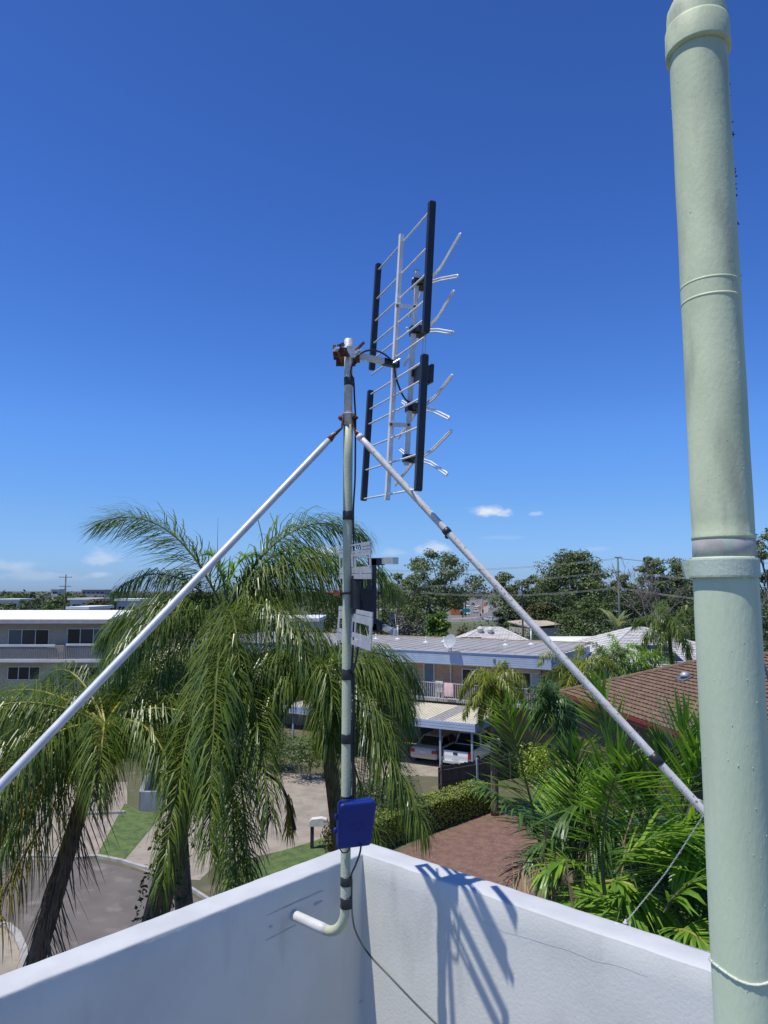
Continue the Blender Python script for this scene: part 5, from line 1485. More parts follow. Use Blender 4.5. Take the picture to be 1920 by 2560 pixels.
    if detail:
        mb = MB(); mb.box(P(-.012 if kind != 'ute' else -.07, 0, .74 if kind != 'ute' else .62), (.02, .37, .12), (f, r, Z)); mb.build('number_plate', M('plate_white', (.6, .6, .58), rough=.5), t)
        for s in (-1, 1):
            mb = MB(); mb.box(P(x3 - .55, s * (hw + .09), z0 + .06), (.1, .18, .12), (f, r, Z)); mb.build('mirror', m_body, t)
    return t
hB = math.atan2(BN.y, BN.x)
p_silver, p_white = paint('champagne_paint', (.46, .43, .37)), paint('white_paint', (.74, .74, .72))
q = ground(1064, 1903) ; qs = V((2.25, 42.1, .006))
car('parked_sedan', 'champagne silver sedan parked under the carport beside the white ute', 'car', qs, hB, p_silver, 'sedan', Ht=1.46)
car('parked_ute', 'white ute with an open tray and headboard under the carport', 'ute', V((3.98, 40.82, .006)), hB, p_white, 'ute', W=1.86)
q = ground(40, 1856)
car('parked_car', 'white car half hidden behind the windblown palm by the apartments', 'car', V((q.x - 1.8, q.y, .006)), RAD(3), p_white, 'hatch', Ht=1.45)

# ---------------------------------------------------------------- the main road in the distance
sheet('main_road', [(1090, 1556), (1240, 1554), (1330, 1547), (1262, 1524), (1254, 1512), (1248, 1503), (1222, 1500), (1205, 1498.5), (1170, 1500), (1158, 1510), (1120, 1528), (1060, 1545)], M('far_asphalt', (.17, .16, .15), (.14, .135, .13), scale=.1, rough=.9), .02)
sheet('traffic_island', [(1126, 1549), (1190, 1545.5), (1206, 1541), (1170, 1543.5), (1130, 1546)], m_conc, .05)
sheet('traffic_island', [(1200, 1536), (1220, 1531), (1222, 1514), (1214, 1512), (1204, 1526)], m_conc, .05)
sheet('grass_verge', [(1080, 1562), (1205, 1561), (1240, 1557), (1230, 1555), (1090, 1557)], m_grass, .04)
cars = [(1168, 1517, 'white', 'van', 'white van with a raised back on the distant road kerbside', 4.7), (1181, 1513, 'dark', 'hatch', 'dark car beyond the white van on the distant road', 4.8),
        (1194, 1516, 'white', 'hatch', 'pale car following behind the white four wheel drive, far road', 4.7), (1190, 1519, 'white', 'sedan', 'white car next to the orange road workers in the distance', 4.7),
        (1188, 1532, 'silver', 'van', 'silver four wheel drive just right of the teal direction sign', 4.7), (1153, 1537, 'white', 'hatch', 'white hatchback left below the teal direction sign', 5.4),
        (1226, 1523, 'silver', 'sedan', 'silver car leading the oncoming lane at the bend', 4.7), (1234, 1520, 'red', 'hatch', 'maroon car in the oncoming lane at the bend', 4.7),
        (1229, 1513, 'dark', 'hatch', 'dark blue car behind the silver one, oncoming lane', 4.7), (1232, 1509, 'dark', 'van', 'dark van last in the oncoming queue at the far bend', 4.5)]
pm = {'white': p_white, 'dark': paint('dark_blue_paint', (.03, .035, .06)), 'silver': paint('silver_paint', (.5, .5, .5)), 'red': paint('maroon_paint', (.14, .02, .025))}
for (px, py, c, kd, lab, hd_) in cars:
    q = ground(px, py); q.z = .03
    car('distant_car', lab, 'car', q, hd_, pm[c], kd, detail=False, group='traffic on the distant road')
q = ground(1211, 1554); q.z = .03
car('distant_car', 'white sedan side on behind the bushy hedge near the road junction', 'car', q, RAD(8), p_white, 'sedan', detail=False)
# road sign, workers' barriers, signals, lamps, poles
m_steel = M('galvanised_post', (.42, .43, .43), rough=.5, metal=.3)
q = ground(1167, 1545)
sg = thing('direction_sign', 'teal arrow shaped direction sign beside the distant road', 'road sign', q)
a, b = at(1156.5, 1521.5, q.y), at(1174, 1531.5, q.y); tipx = at(1179.5, 1526, q.y)
m_teal = M('teal_sign', (.0, .20, .17), (.0, .18, .155), rough=.5); m_signw = M('white_sign_edge', (.75, .75, .73), rough=.5)
mb = MB(); zc_ = (a.z + b.z) / 2; mb.prism([V((a.x, q.y, a.z)), V((b.x, q.y, a.z)), V((tipx.x, q.y, zc_)), V((b.x, q.y, b.z)), V((a.x, q.y, b.z))], V((0, .06, 0))); pnl = mb.build('panel', m_teal, sg)
mb = MB(); w_ = .22
mb.prism([V((b.x - w_, q.y - .03, a.z)), V((b.x, q.y - .03, a.z)), V((tipx.x, q.y - .03, zc_)), V((b.x, q.y - .03, b.z)), V((b.x - w_, q.y - .03, b.z)), V((tipx.x - w_ * 1.3, q.y - .03, zc_))], V((0, .028, 0))); mb.build('chevron', m_signw, pnl)
for x in (a.x + .4, b.x - .3):
    mb = MB(); mb.tube([V((x, q.y + .1, 0)), V((x, q.y + .1, a.z))], .06, 8); mb.build('post', m_steel, sg)
q = ground(1159, 1523); mb = MB()
bt = thing('white_board', 'small blank white board standing above the teal direction sign', 'sign', q)
a, b = at(1155, 1517, q.y), at(1164, 1523, q.y)
mb.box(((a.x + b.x) / 2, q.y, (a.z + b.z) / 2), (b.x - a.x, .06, a.z - b.z)); mb.build('panel', m_signw, bt)
mb = MB(); mb.tube([V(((a.x + b.x) / 2, q.y + .06, 0)), V(((a.x + b.x) / 2, q.y + .06, a.z - .2))], .05, 6); mb.build('post', m_steel, bt)
m_orange = M('safety_orange', (.60, .16, .05), (.52, .13, .04), rough=.6)
for i, (px, py, hh_, lab) in enumerate(((1200, 1524, 1.9, 'orange water filled road barrier nearest the signal pole'), (1213, 1516, 2.4, 'tall orange and pink road work barrier on the island tip'))):
    q = ground(px, py); t = thing('road_barrier', lab, 'barrier', q, 'road work barriers')
    mb = MB(); mb.loft([[q + V((x, y, 0)) for x, y in ((-1, -.35), (1, -.35), (1, .35), (-1, .35))], [q + V((x * .95, y * .4, hh_ * .6)) for x, y in ((-1, -.35), (1, -.35), (1, .35), (-1, .35))], [q + V((x * .9, y * .35, hh_)) for x, y in ((-1, -.35), (1, -.35), (1, .35), (-1, .35))]]); mb.build('body', m_orange, t)
    mb = MB(); mb.box(q + Z * hh_ * .7 - V((0, .2, 0)), (1.5, .03, .22)); mb.build('white_stripe', m_signw, t)
def lamp_post(lab, px, ptop, pbase, arm, Yd):
    bq = ground(px, pbase); Yd = bq.y; tp_ = at(px, ptop, Yd)
    t = thing('street_lamp', lab, 'street lamp', bq, 'street lamps along the distant road')
    h_ = tp_.z
    mb = MB(); mb.tube([bq, V((bq.x, bq.y, h_ - 1)), V((bq.x + arm * .12, bq.y, h_ - .25)), V((bq.x + arm * .45, bq.y, h_)), V((bq.x + arm, bq.y, h_ + .1))], [.13, .1, .09, .07, .06], 8); mb.build('pole', m_steel, t, smooth=True)
    mb = MB(); mb.loft([[V((bq.x + arm * k, bq.y + y, h_ + .1 + z)) for y, z in ((-.2, 0), (.2, 0), (.12, .15), (-.12, .15))] for k in (1.0, 1.35)]); mb.build('lamp_head', m_signw, t)
lamp_post('street lamp over the junction with its arm toward the signs', 1206, 1482, 1534, -3.2, 0)
lamp_post('street lamp leaning its arm over the oncoming lane', 1228, 1481, 1526, -1.8, 0)
lamp_post('thin street lamp farthest along the distant road', 1193, 1477, 1510, -1.2, 0)
q = ground(1205, 1556); sp = thing('traffic_signal', 'white traffic signal pole standing at the near side of the junction', 'traffic signal', q)
mb = MB(); tp_ = at(1200, 1496, q.y); mb.tube([q, V((q.x, q.y, tp_.z))], .08, 8); mb.build('pole', m_signw, sp)
mb = MB(); mb.box(V((q.x - .4, q.y - .1, at(0, 1537, q.y).z)), (.3, .25, .9)); mb.box(V((q.x + .35, q.y - .1, at(0, 1528, q.y).z)), (.35, .25, 1.1)); mb.build('signal_head', m_black, sp)
m_pole = M('green_grey_pole', (.15, .19, .16), (.11, .145, .12), scale=1.5, rough=.85); m_polew = M('old_timber_pole', (.16, .13, .11), (.11, .09, .08), scale=1.5, rough=.9)
def power_pole(lab, px, ptop, Yd, arms, m, r_=.15, aw=1.1):
    tp_ = at(px, ptop, Yd); bq = V((tp_.x, tp_.y, 0)); t = thing('power_pole', lab, 'power pole', bq)
    mb = MB(); mb.tube([bq - Z * .3, V((bq.x, bq.y, tp_.z))], [r_ * 1.25, r_ * .8], 12); mb.build('pole', m, t, smooth=True)
    for (pa, w_, sk) in arms:
        z_c = at(px, pa, Yd).z; mb = MB(); mb.bar(V((bq.x - w_, bq.y - .17 - sk, z_c)), V((bq.x + w_, bq.y - .17 + sk, z_c)), .1, .12); ar = mb.build('crossarm', m_polew, t)
        for k in (-.9, -.35, .35, .9):
            mb = MB(); mb.tube([V((bq.x + w_ * k, bq.y - .17 + sk * k, z_c + .05)), V((bq.x + w_ * k, bq.y - .17 + sk * k, z_c + .24))], [.05, .03], 6); mb.build('insulator', m_steel, ar)
    return t
power_pole('tall green tinted power pole in front of the dark trees', 1544, 1393, 100, [(1394.5, .55, .3), (1430, .3, .1)], m_pole)
power_pole('timber power pole with crossarms far beyond the apartment roof', 165, 1436, 170, [(1443, 1.5, .2), (1466, 1.3, .2)], m_polew, .17)
power_pole('distant timber power pole beside the orange shopfront', 1163, 1446, 270, [(1450, 1.2, .3)], m_polew, .2)
power_pole('second timber power pole near the shops on the distant road', 1156, 1462, 262, [(1464, 1.2, .3)], m_polew, .2)
# overhead wires
m_wire = M('overhead_wire', (.34, .33, .30), rough=.5)
def wire(lab, a, b, sag, r_=.022):
    a, b = V(a), V(b); pts = [a.lerp(b, i / 24) - Z * sag * 4 * (i / 24) * (1 - i / 24) for i in range(25)]
    mb = MB(); mb.tube(pts, r_, 5); tag(mb.build('overhead_wire', m_wire), lab, 'wire', 'overhead wires strung from the green power pole')
PLY = 100
for i, dy in enumerate((0, 2.6)):
    lw = ('upper', 'lower')[i]
    wire(f'{lw} strand of the topmost wire pair left of the green pole', at(1536, 1396 + dy, PLY), at(940, 1424 + dy, PLY + 25), .7)
    wire(f'{lw} strand of the topmost wire pair right of the green pole', at(1552, 1396 + dy * .4, PLY), at(1990, 1400 + dy, PLY + 5), .7)
    wire(f'{lw} strand of the middle wire pair left of the green pole', at(1540, 1428 + dy, PLY), at(960, 1468 + dy, PLY + 30), .4)
    wire(f'{lw} strand of the middle wire pair right of the green pole', at(1546, 1428 + dy, PLY), at(1990, 1452 + dy, PLY - 10), .4)
    wire(f'{lw} strand of the lowest wire pair left of the green pole', at(1540, 1468 + dy, PLY), at(985, 1473 + dy, PLY + 10), 1.0, .026)
    wire(f'{lw} strand of the lowest wire pair right of the green pole', at(1545, 1468 + dy, PLY), at(1990, 1516 + dy, PLY - 30), .3, .026)
tq = at(1305, 1478, 103)
tf = thing('pole_transformer', 'small grey transformer frame against the dark trees by the wires', 'transformer', V((tq.x, tq.y, 0)))
mb = MB(); mb.tube([V((tq.x, tq.y, -.2)), V((tq.x, tq.y, tq.z + 1.2))], [.16, .12], 8); mb.build('pole', m_polew, tf)
mb = MB(); mb.box(tq + V((-.3, -.3, -.3)), (.45, .4, .6)); mb.box(tq + V((0, -.2, .7)), (1.2, .1, .1)); mb.build('tank', m_steel, tf)
# shops and houses by the far road
def far_block(name, lab, px0, px1, ytop, Yd, m_w, m_r, dep=8, win=2, cat='building'):
    a, b = at(px0, ytop, Yd), at(px1, ytop, Yd); t = thing(name, lab, cat, V(((a.x + b.x) / 2, Yd, 0)))
    mb = MB(); mb.box(V(((a.x + b.x) / 2, Yd + dep / 2, a.z / 2 - .2)), (b.x - a.x, dep, a.z)); mb.build('wall', m_w, t)
    mb = MB(); mb.box(V(((a.x + b.x) / 2, Yd + dep / 2, a.z - .05)), (b.x - a.x + .8, dep + .8, .35)); mb.build('roof', m_r, t)
    for i in range(win):
        x = a.x + (b.x - a.x) * (i + .5) / win; window(t, V((x, Yd - .03, a.z - 1.7)), V((1, 0, 0)), V((0, -1, 0)), min(2.2, (b.x - a.x) / win * .6), 1.2, 2)
    return t
far_block('orange_shop', 'orange walled shop beside the timber poles on the distant road', 1128, 1150, 1501, 285, M('orange_wall', (.45, .17, .05), rough=.8), m_greys)
far_block('white_building', 'white building glimpsed between the gum trees above the road', 1060, 1088, 1466, 210, m_wwall, m_wmetal)
far_block('grey_shed', 'small grey building behind the pale trunked gum tree', 955, 992, 1527, 100, m_gwall, m_greys, 5)
far_block('white_bungalow', 'white building beyond the apartments under a flat white roof', 175, 242, 1497, 150, m_wwall, m_wmetal)
far_block('white_bungalow', 'pale building with a white roof left of the palm fronds', 292, 345, 1499, 120, m_wwall, m_wmetal)
far_block('white_bungalow', 'low white roofed house just over the apartment block roof', 175, 218, 1519, 95, m_wwall, m_wmetal)
far_block('white_bungalow', 'pale house low among far trees at the picture edge', -10, 48, 1498, 190, m_wwall, m_wmetal)
far_block('grey_office_block', 'long low grey office block on the far skyline', 205, 262, 1474.5, 420, m_greys, m_greys, 10, 5)
far_block('pale_tower', 'small pale building poking over the far tree line', 128, 148, 1473.5, 380, m_wwall, m_cwall, 8, 1)
0 and far_block('white_shed', 'white shed showing between trees by the brown house garden', 1425, 1480, 1556, 95, m_wwall, m_wmetal)
far_block('white_flats', 'white rendered house seen through the fronds beside the flats', 655, 790, 1548, 75, m_wwall, m_wmetal, 9, 3)
# ================================================================== trees across the middle distance
def at_tree(px, Yd): return V(((px - 960) / F * Yd / .99, Yd, 0))
def T(px, ytop, hwpx, Yd, label, leaf, seed, **k):
    b = at_tree(px, Yd); top = at(px, ytop, Yd).z; wdt = 2 * hwpx / F * Yd
    k.setdefault('card', max(.22, Yd * .0042)); return tree(k.pop('name', 'gum_tree'), label, b, top, wdt, leaf, seed, **k)
T(1100, 1372, 92, 130, 'tall airy gum tree standing alone above the distant road', L_gum, 3, clumps=26, n=250, bare=.34, airy=.88, bark=m_bark_g)
T(978, 1424, 66, 92, 'light green gum with a pale leaning trunk beside the antenna', L_gumb, 4, clumps=18, n=190, bare=.28, airy=.95, bark=m_bark_w, lean=2.0)
T(1268, 1432, 46, 150, 'small umbrella shaped gum just behind the diagonal brace', L_gum, 5, clumps=13, n=190, bare=.42, airy=1.15)
T(1325, 1436, 36, 145, 'slender gum left of the biggest broad tree', L_gum, 6, clumps=13, n=190, bare=.4, airy=1.15)
T(1432, 1377, 90, 120, 'biggest broad crowned gum left of the green power pole', L_gum, 7, clumps=36, n=380, bare=.28, airy=1.08)
T(1540, 1430, 36, 132, 'gum tree directly behind the green power pole', L_gum, 8, clumps=14, n=210, bare=.3, airy=1.15)
T(1620, 1388, 50, 150, 'flat topped gum right of the green power pole', L_gum, 9, clumps=18, n=220, bare=.36, airy=1.1)
T(1705, 1392, 56, 150, 'layered gum beside the vent pipe with bare stems showing', L_gum, 10, clumps=20, n=220, bare=.36, airy=1.1)
T(1920, 1304, 70, 80, 'tall dark gum rising behind the vent pipe', L_gum, 12, clumps=22, n=240, bare=.25, airy=.95)
dk = [(1385, 1478, 62, 112, 'dense dark tree under the big gum, nearest the diagonal brace'), (1470, 1488, 66, 104, 'dense dark tree with a low skirt left of the power pole'),
      (1575, 1470, 54, 112, 'dark rounded evergreen behind the bare twiggy tree'), (1690, 1460, 66, 102, 'dark evergreen mass above the drooping palm'),
      (1760, 1478, 60, 90, 'shadowy evergreen half hidden by the vent pipe'), (1290, 1490, 50, 130, 'dark bushy tree at the right verge of the far road'),
      (1045, 1480, 60, 118, 'dark tree at the foot of the tall airy gum'), (1000, 1500, 42, 105, 'shadowed shrub tree below the pale trunked gum'),
      (1905, 1480, 70, 62, 'dark leafy tree low behind the vent pipe'), (1338, 1508, 42, 112, 'rounded olive green tree over the tan roof')]
for i, (px, yt, hw, Yd, lab) in enumerate(dk):
    T(px, yt, hw, Yd, lab, [L_dark, L_mid, L_dark, L_dark, L_dark, L_dark, L_dark, L_dark, L_dark, L_olive][i], 30 + i, name='evergreen_tree', clumps=16, n=210, bare=.10, airy=1.15, dense=True)
T(1086, 1524, 40, 84, 'bright green mango like tree in front of the road junction', L_bright, 50, name='leafy_tree', clumps=14, n=230, bare=.12, airy=1.15, dense=True, card=.42)
T(258, 1489, 44, 118, 'round yellowish tree above the apartment block roof', L_olive, 51, name='leafy_tree', clumps=14, n=190, bare=.12, airy=1.15, dense=True)
sh = [(1030, 1552, 42, 78, 'grey green bush below the pale trunked gum', L_grey), (1078, 1580, 30, 70, 'fine leaved green bush by the roof edge under the bright tree', L_mid), (955, 1562, 34, 88, 'grey leafed bush behind the roof vent', L_grey),
      (1155, 1570, 34, 84, 'pale olive bush beside the white hip roof', L_olive), (1235, 1556, 60, 96, 'long green hedge bush left of the tan roof', L_mid), (1310, 1573, 60, 84, 'dark green bush before the tan roof', L_mid),
      (1265, 1525, 46, 150, 'greyish bush at the bend of the far road', L_grey), (1440, 1572, 62, 78, 'mottled green bush behind the bright white metal roof', L_mid), (1520, 1560, 60, 74, 'dark shrubbery between the white roofs and the pole', L_dark), (1395, 1580, 50, 74, 'dark hedge bush above the flat white roof', L_dark)]
for i, (px, yt, hw, Yd, lab, lf_) in enumerate(sh):
    b = at_tree(px, Yd); shrub('bush', lab, b, 2 * hw / F * Yd, 2 * hw / F * Yd * .8, at(px, yt, Yd).z * 1.18, lf_, 1900, .34, 70 + i)
# the leafless grey tree
b = at_tree(1622, 66); g = random.Random(3); tw = thing('bare_tree', 'leafless grey twiggy tree above the white tiled roof', 'tree', b)
mb = MB()
def twig(p, d, L_, r_, dep):
    q = p + d * L_; mb.tube([p, p.lerp(q, .5) + V((g.uniform(-.1, .1), g.uniform(-.1, .1), 0)) * L_ * .3, q], [r_, r_ * .8, r_ * .6], 4)
    if dep:
        for _ in range(3 if dep > 1 else 4):
            dd = (d + V((g.uniform(-.9, .9), g.uniform(-.9, .9), g.uniform(-.1, .7)))).normalized(); twig(q, dd, L_ * g.uniform(.6, .85), r_ * .6, dep - 1)
tp_ = at(1622, 1490, 66).z
twig(b, V((0, 0, 1)), tp_ * .42, .16, 5)
mb.build('branches', M('bare_twig', (.17, .14, .125), (.11, .09, .08), rough=.9), tw)
# far wood closing the horizon
mb = MB(); r_ = np.random.RandomState(8)
for i in range(420):
    Yd = r_.uniform(300, 900); px = r_.uniform(-500, 2400)
    if 1128 < px < 1262 and Yd < 640: continue
    b = at_tree(px, Yd); h_ = r_.uniform(7, 11.5) * (1.15 if px > 900 else .82); w_ = r_.uniform(6, 13)
    blob_cards(mb, (b.x, b.y, h_ * .55), w_, w_, h_ * .5, 110, 1.9, 900 + i, shell=.6)
tag(mb.build('far_wood', LEAF('hazy_far_leaf', [(.035, .05, .03), (.055, .07, .036), (.08, .09, .045)], rough=.7, trans=.1)), kind='stuff', label='far belt of woodland along the whole horizon', cat='woodland')
fl = [(40, 1487, 42, 240), (95, 1497, 40, 190), (150, 1495, 34, 185), (205, 1486, 26, 260), (20, 1506, 40, 150), (75, 1508, 40, 140), (130, 1506, 42, 125), (-20, 1490, 40, 210), (180, 1480, 18, 300), (92, 1481, 16, 320), (320, 1487, 40, 200),
      (400, 1488, 50, 150), (480, 1482, 50, 140), (560, 1490, 50, 150), (640, 1484, 55, 120), (720, 1486, 55, 110), (800, 1480, 50, 110), (865, 1472, 44, 110)]
FLL = ['low green tree at the skyline over the near end of the white roof', 'bushy tree midway between roof edge and the far pole', 'dark tree just left of the far timber pole', 'tree crown right of the far timber pole on the skyline', 'rounded tree touching the white roof at the picture edge',
       'mid green tree right above the white apartment roof', 'dense tree under the far timber pole, nearest the roof', 'tree cut by the picture edge on the skyline', 'tiny skyline tree beside the far office block', 'small round tree alone on the far skyline', 'tree behind the first windblown frond',
       'far tree seen through the raised palm frond', 'far tree behind the palm spear', 'far tree behind the palm trunk', 'far tree behind the arching right fronds', 'far tree between fronds and mast', 'far tree left of the small slotted antenna', 'far tree directly behind the slotted antenna']
for i, (px, yt, hw, Yd) in enumerate(fl):
    T(px, yt, hw, Yd, FLL[i], [L_mid, L_dark, L_mid, L_gum][i % 4], 110 + i, name='leafy_tree', clumps=9, n=130, bare=.12, airy=1.2, dense=True, group='trees beyond the apartments')

# ================================================================== palms
def ring_fronds(n, seed, el0=70, el1=-35, az0=0, droop=(1.2, 2.0), wind=(-.10, 0, 0), lf=(.8, 1.05), keep=None, **op):
    g = random.Random(seed); o = []
    for i in range(n):
        k = i / max(1, n - 1); az = (az0 + i * 137.5 + g.uniform(-12, 12)) % 360; el = el0 + (el1 - el0) * k + g.uniform(-8, 8)
        if keep and not keep(az, el): continue
        o.append((az, el, g.uniform(*lf), g.uniform(*droop), wind, dict(op)))
    return o
# palm with the spear, middle of the picture
cB = at(562, 1545, 11.0)
fB = [(172, 64, .95, 2.0, (-.35, 0, .05), dict(nl=190, ll=.95, wd=.018, sag=1.0, plume=.9, lw=(-.95, 0, 0))), (165, 44, .72, 1.9, (-.3, 0, 0), dict(ll=.6, lw=(-.6, 0, 0))), (14, 64, .95, 2.3, (.2, 0, 0), dict(sag=2.2, ll=.9, nl=200, wd=.018)), (-6, 46, 1.0, 2.2, (.1, 0, 0), dict(ll=.9, nl=190, wd=.018)), (25, 44, .9, 2.1, (.1, 0, 0), dict(ll=.85, nl=170)), (40, 58, .8, 2.2, (.1, 0, 0), {}),
      (30, 30, .9, 2.0, (.1, 0, 0), {}), (150, 25, .7, 1.9, (-.1, 0, 0), {}), (95, 30, .8, 2.0, (0, 0, 0), {}), (200, 24, .65, 2.0, (-.2, 0, 0), {}), (228, 12, .75, 2.0, (-.1, 0, 0), {}),
      (288, 12, .85, 2.3, (.05, 0, 0), {}), (312, 18, .9, 2.2, (.1, 0, 0), {}), (338, 14, .75, 2.0, (.1, 0, 0), {}), (280, -8, 1.4, 1.7, (.05, 0, 0), dict(ll=.75, wd=.021, nl=190)), (294, -18, 1.2, 1.5, (.05, 0, 0), dict(ll=.75, wd=.021, nl=190)), (270, -30, 1.35, 1.1, (0, 0, 0), dict(ll=.7, wd=.02, nl=180)), (292, -50, 1.45, .6, (0, 0, 0), dict(ll=.7, wd=.02, nl=180)),
      (190, -4, .65, 1.8, (-.1, 0, 0), {}), (352, -6, .9, 1.8, (.1, 0, 0), {}), (215, -28, .8, 1.4, (0, 0, 0), {}), (286, -38, 1.5, .8, (.03, 0, 0), dict(ll=.75, wd=.021, nl=190)), (286, -58, 1.4, .5, (0, 0, 0), dict(ll=.7, wd=.02, nl=180)), (262, -62, .8, .6, (0, 0, 0), dict(mat=L_brown, nl=60))]
def spear(t, c, g):
    mb = MB()
    for dx, hh_, r_ in ((.03, .95, .02), (-.14, 1.55, .006)):
        mb.tube([c + V((dx * .3, 0, .0)), c + V((dx, 0, hh_ * .6)), c + V((dx * 1.2 + .02, .02, hh_))], [r_, r_ * .9, r_ * .25], 6)
    mb.build('spear_leaf', m_stem, t)
    mb = MB()
    for s, k in ((1, .85), (-1, .55)):
        pts = bez(c + V((0, 0, .35)), c + V((.1 * s, .05, .95)), c + V((.55 * k * s, .0, .98)), 10)
        leaf_out(mb, pts, .012, 34, .34, .03, .3, .5, V((.2, 0, 0)), g)
    mb.build('young_frond', [L_cane, m_stem], t)
bB = V((cB.x - 2.1, 11.0, 0))
palm('queen_palm', 'tall queen palm with an upright spear and ivy on its trunk', bB, cB, 3.05, fB, L_queen, m_stem, .2, seed=5, ivy=1500, extra=spear, lean=V((.1, 0, 0)), skirt=60)
# palm whose crown hangs behind the mast
cC = at(795, 1685, 10.2)
fC = [(15, 30, .95, 2.3, (.1, 0, 0), {}), (165, 32, .85, 2.2, (-.1, 0, 0), {}), (140, 22, .9, 2.1, (-.1, 0, 0), {}), (215, 28, .8, 2.2, (-.1, 0, 0), {}), (60, 28, .9, 2.1, (0, 0, 0), {}), (115, 28, .8, 2.1, (0, 0, 0), {}), (340, 22, .85, 2.3, (.1, 0, 0), {}), (200, 15, .8, 2.1, (-.1, 0, 0), {}), (232, 5, .75, 2.1, (0, 0, 0), {}), (355, 2, .9, 2.0, (.1, 0, 0), dict(nl=110)),
      (320, -4, 1.0, 1.9, (.05, 0, 0), {}), (8, 12, .88, 2.1, (.05, 0, 0), dict(nl=110)), (182, 0, .75, 1.9, (-.05, 0, 0), {}), (30, -10, 1.0, 1.6, (0, 0, 0), {}), (316, -26, 1.5, 1.1, (.05, 0, 0), {}), (90, 5, .9, 1.8, (0, 0, 0), {}), (330, -38, 1.35, .9, (0, 0, 0), {}), (150, 5, .9, 1.9, (0, 0, 0), {}), (285, 25, .75, 2.5, (.05, 0, 0), {}), (285, -10, .75, 1.9, (0, 0, 0), {}), (310, -52, 1.5, .6, (.05, 0, 0), {})]
def spathe(t, c, g):
    mb = MB(); mb.tube(spline([c + V((-.1, -.1, 0)), at(650, 1890, 10.0), at(700, 1960, 9.9), at(722, 2010, 9.8), at(738, 2075, 9.75)], 6), .022, 6); mb.build('flower_stalk', M('dark_stalk', (.055, .045, .03), rough=.8), t)
    mb = MB()
    for i in range(70):
        p = at(722 + g.uniform(-4, 10), 1985 + i * 1.2, 9.8); leaflet_strip(mb, p, V((g.uniform(-.4, .4), g.uniform(-.4, .4), -1)).normalized(), g.uniform(.15, .4), .016, V((1, 0, 0)), .3, V((0, 0, 0)), 1, 2)
    mb.build('dry_flowers', L_gold, t)
palm('queen_palm', 'queen palm with drooping dark fronds directly behind the mast', V((at(1010, 2150, 10.6).x, 10.8, 0)), cC, 1.8, fC, L_queen, m_stem, .12, seed=6, extra=spathe)
# leaning palm further back
cD = at(420, 1705, 12.5)
fD = ring_fronds(20, 21, 50, -40, 30, (1.8, 2.4), (-.08, 0, 0))
bD = at(545, 1960, 12.5); dD_ = (bD - cD); bD0 = V((bD.x - .1, 12.8, 0))
palm('queen_palm', 'dense queen palm with a dark trunk leaning under its crown', bD0, cD, 1.6, fD, L_queen, m_stem, .16, seed=8)
# palm at the picture edge
cA = at(262, 1825, 10.0); pb = at(115, 2392, 9.6); dA = pb - cA; bA = cA + dA * ((0 - cA.z) / dA.z)
fA = [(az, el, lf_, dr_, (-.08, 0, 0), op) for az, el, lf_, dr_, op in ((175, 35, 1.0, 2.1, {}), (195, 25, 1.05, 2.0, {}), (150, 30, .9, 2.0, {}), (120, 35, .8, 2.0, {}), (85, 35, .7, 2.1, {}), (45, 30, .85, 2.2, {}), (10, 34, .95, 2.3, {}), (345, 28, .9, 2.3, {}), (320, 20, .85, 2.3, {}), (25, 12, .85, 2.1, {}), (352, 8, .8, 2.2, {}), (140, 45, .9, 2.0, {}), (215, 32, 1.0, 2.1, {}), (290, 20, .7, 2.5, {}), (250, 15, .85, 2.3, {}), (225, 10, 1.0, 2.1, {}),
      (185, 0, 1.1, 1.8, {}), (205, -12, 1.1, 1.6, dict(mat=L_queen_y)), (170, -15, 1.05, 1.5, {}), (222, -32, 1.5, 1.0, dict(mat=L_queen_y, wd=.02)), (200, -42, 1.5, .8, dict(mat=L_queen_y, wd=.02)), (240, -48, 1.3, .7, dict(mat=L_queen_y)), (235, -30, .9, 1.3, {}), (0, -5, .7, 2.0, {}), (160, 12, 1.05, 1.9, {}))]
palm('queen_palm', 'wind tossed queen palm with a shaggy brown trunk leaning over the street', bA, cA, 2.5, fA, L_queen, m_stem_y, .125, seed=9, skirt=420, lean=V((-.25, 0, 0)))

# ---------------------------------------------------------------- bright fronds beside the paved drive
def hand_frond(mbp, p0, p1, p2, nl, ll, wd, mat, g, plume=.15, sag=.35, nrm=None, fwd=.5, t0=.1, wind=(0, 0, 0), twist=0.0, name='frond', parent=None, stem=None, r0=.018, sl=(1, 1)):
    mb = MB(); pts = bez(p0, p1, p2, 18)
    leaf_out(mb, pts, r0, nl, ll, wd, plume, sag, V(wind), g, t0=t0, fwd=fwd, nrm=nrm, twist=twist, sl=sl)
    return mb.build(name, [mat, stem or m_stem], parent)
g = random.Random(77)
YC = 8.6
NRM = V((-.05, -1, .25)).normalized()
c1 = at(1385, 2150, YC + .3)
pc = thing('cane_palm', 'bright green cane palm with one tall feathered frond beside the paved drive', 'palm tree', V((c1.x, c1.y, 0)))
mb = MB()
for dx in (-.25, 0, .2): mb.tube([V((c1.x + dx, c1.y, 0)), V((c1.x + dx * .6, c1.y, 3)), c1 + V((dx * .3, 0, -.2))], [.06, .05, .035], 8)
mb.build('canes', M('cane_stem', (.16, .17, .06), (.10, .11, .04), scale=5, rough=.6, stretch=(1, 1, 4)), pc, smooth=True)
hand_frond(None, at(1350, 2110, YC), at(1322, 1960, YC - .1), at(1262, 1772, YC - .2), 50, .64, .034, L_cane, g, plume=.12, sag=.25, nrm=NRM, fwd=.55, parent=pc)
hand_frond(None, at(1360, 2130, YC), at(1330, 2030, YC - .2), at(1195, 1960, YC - .3), 44, .55, .030, L_cane_d, g, .3, .9, None, .4, parent=pc)
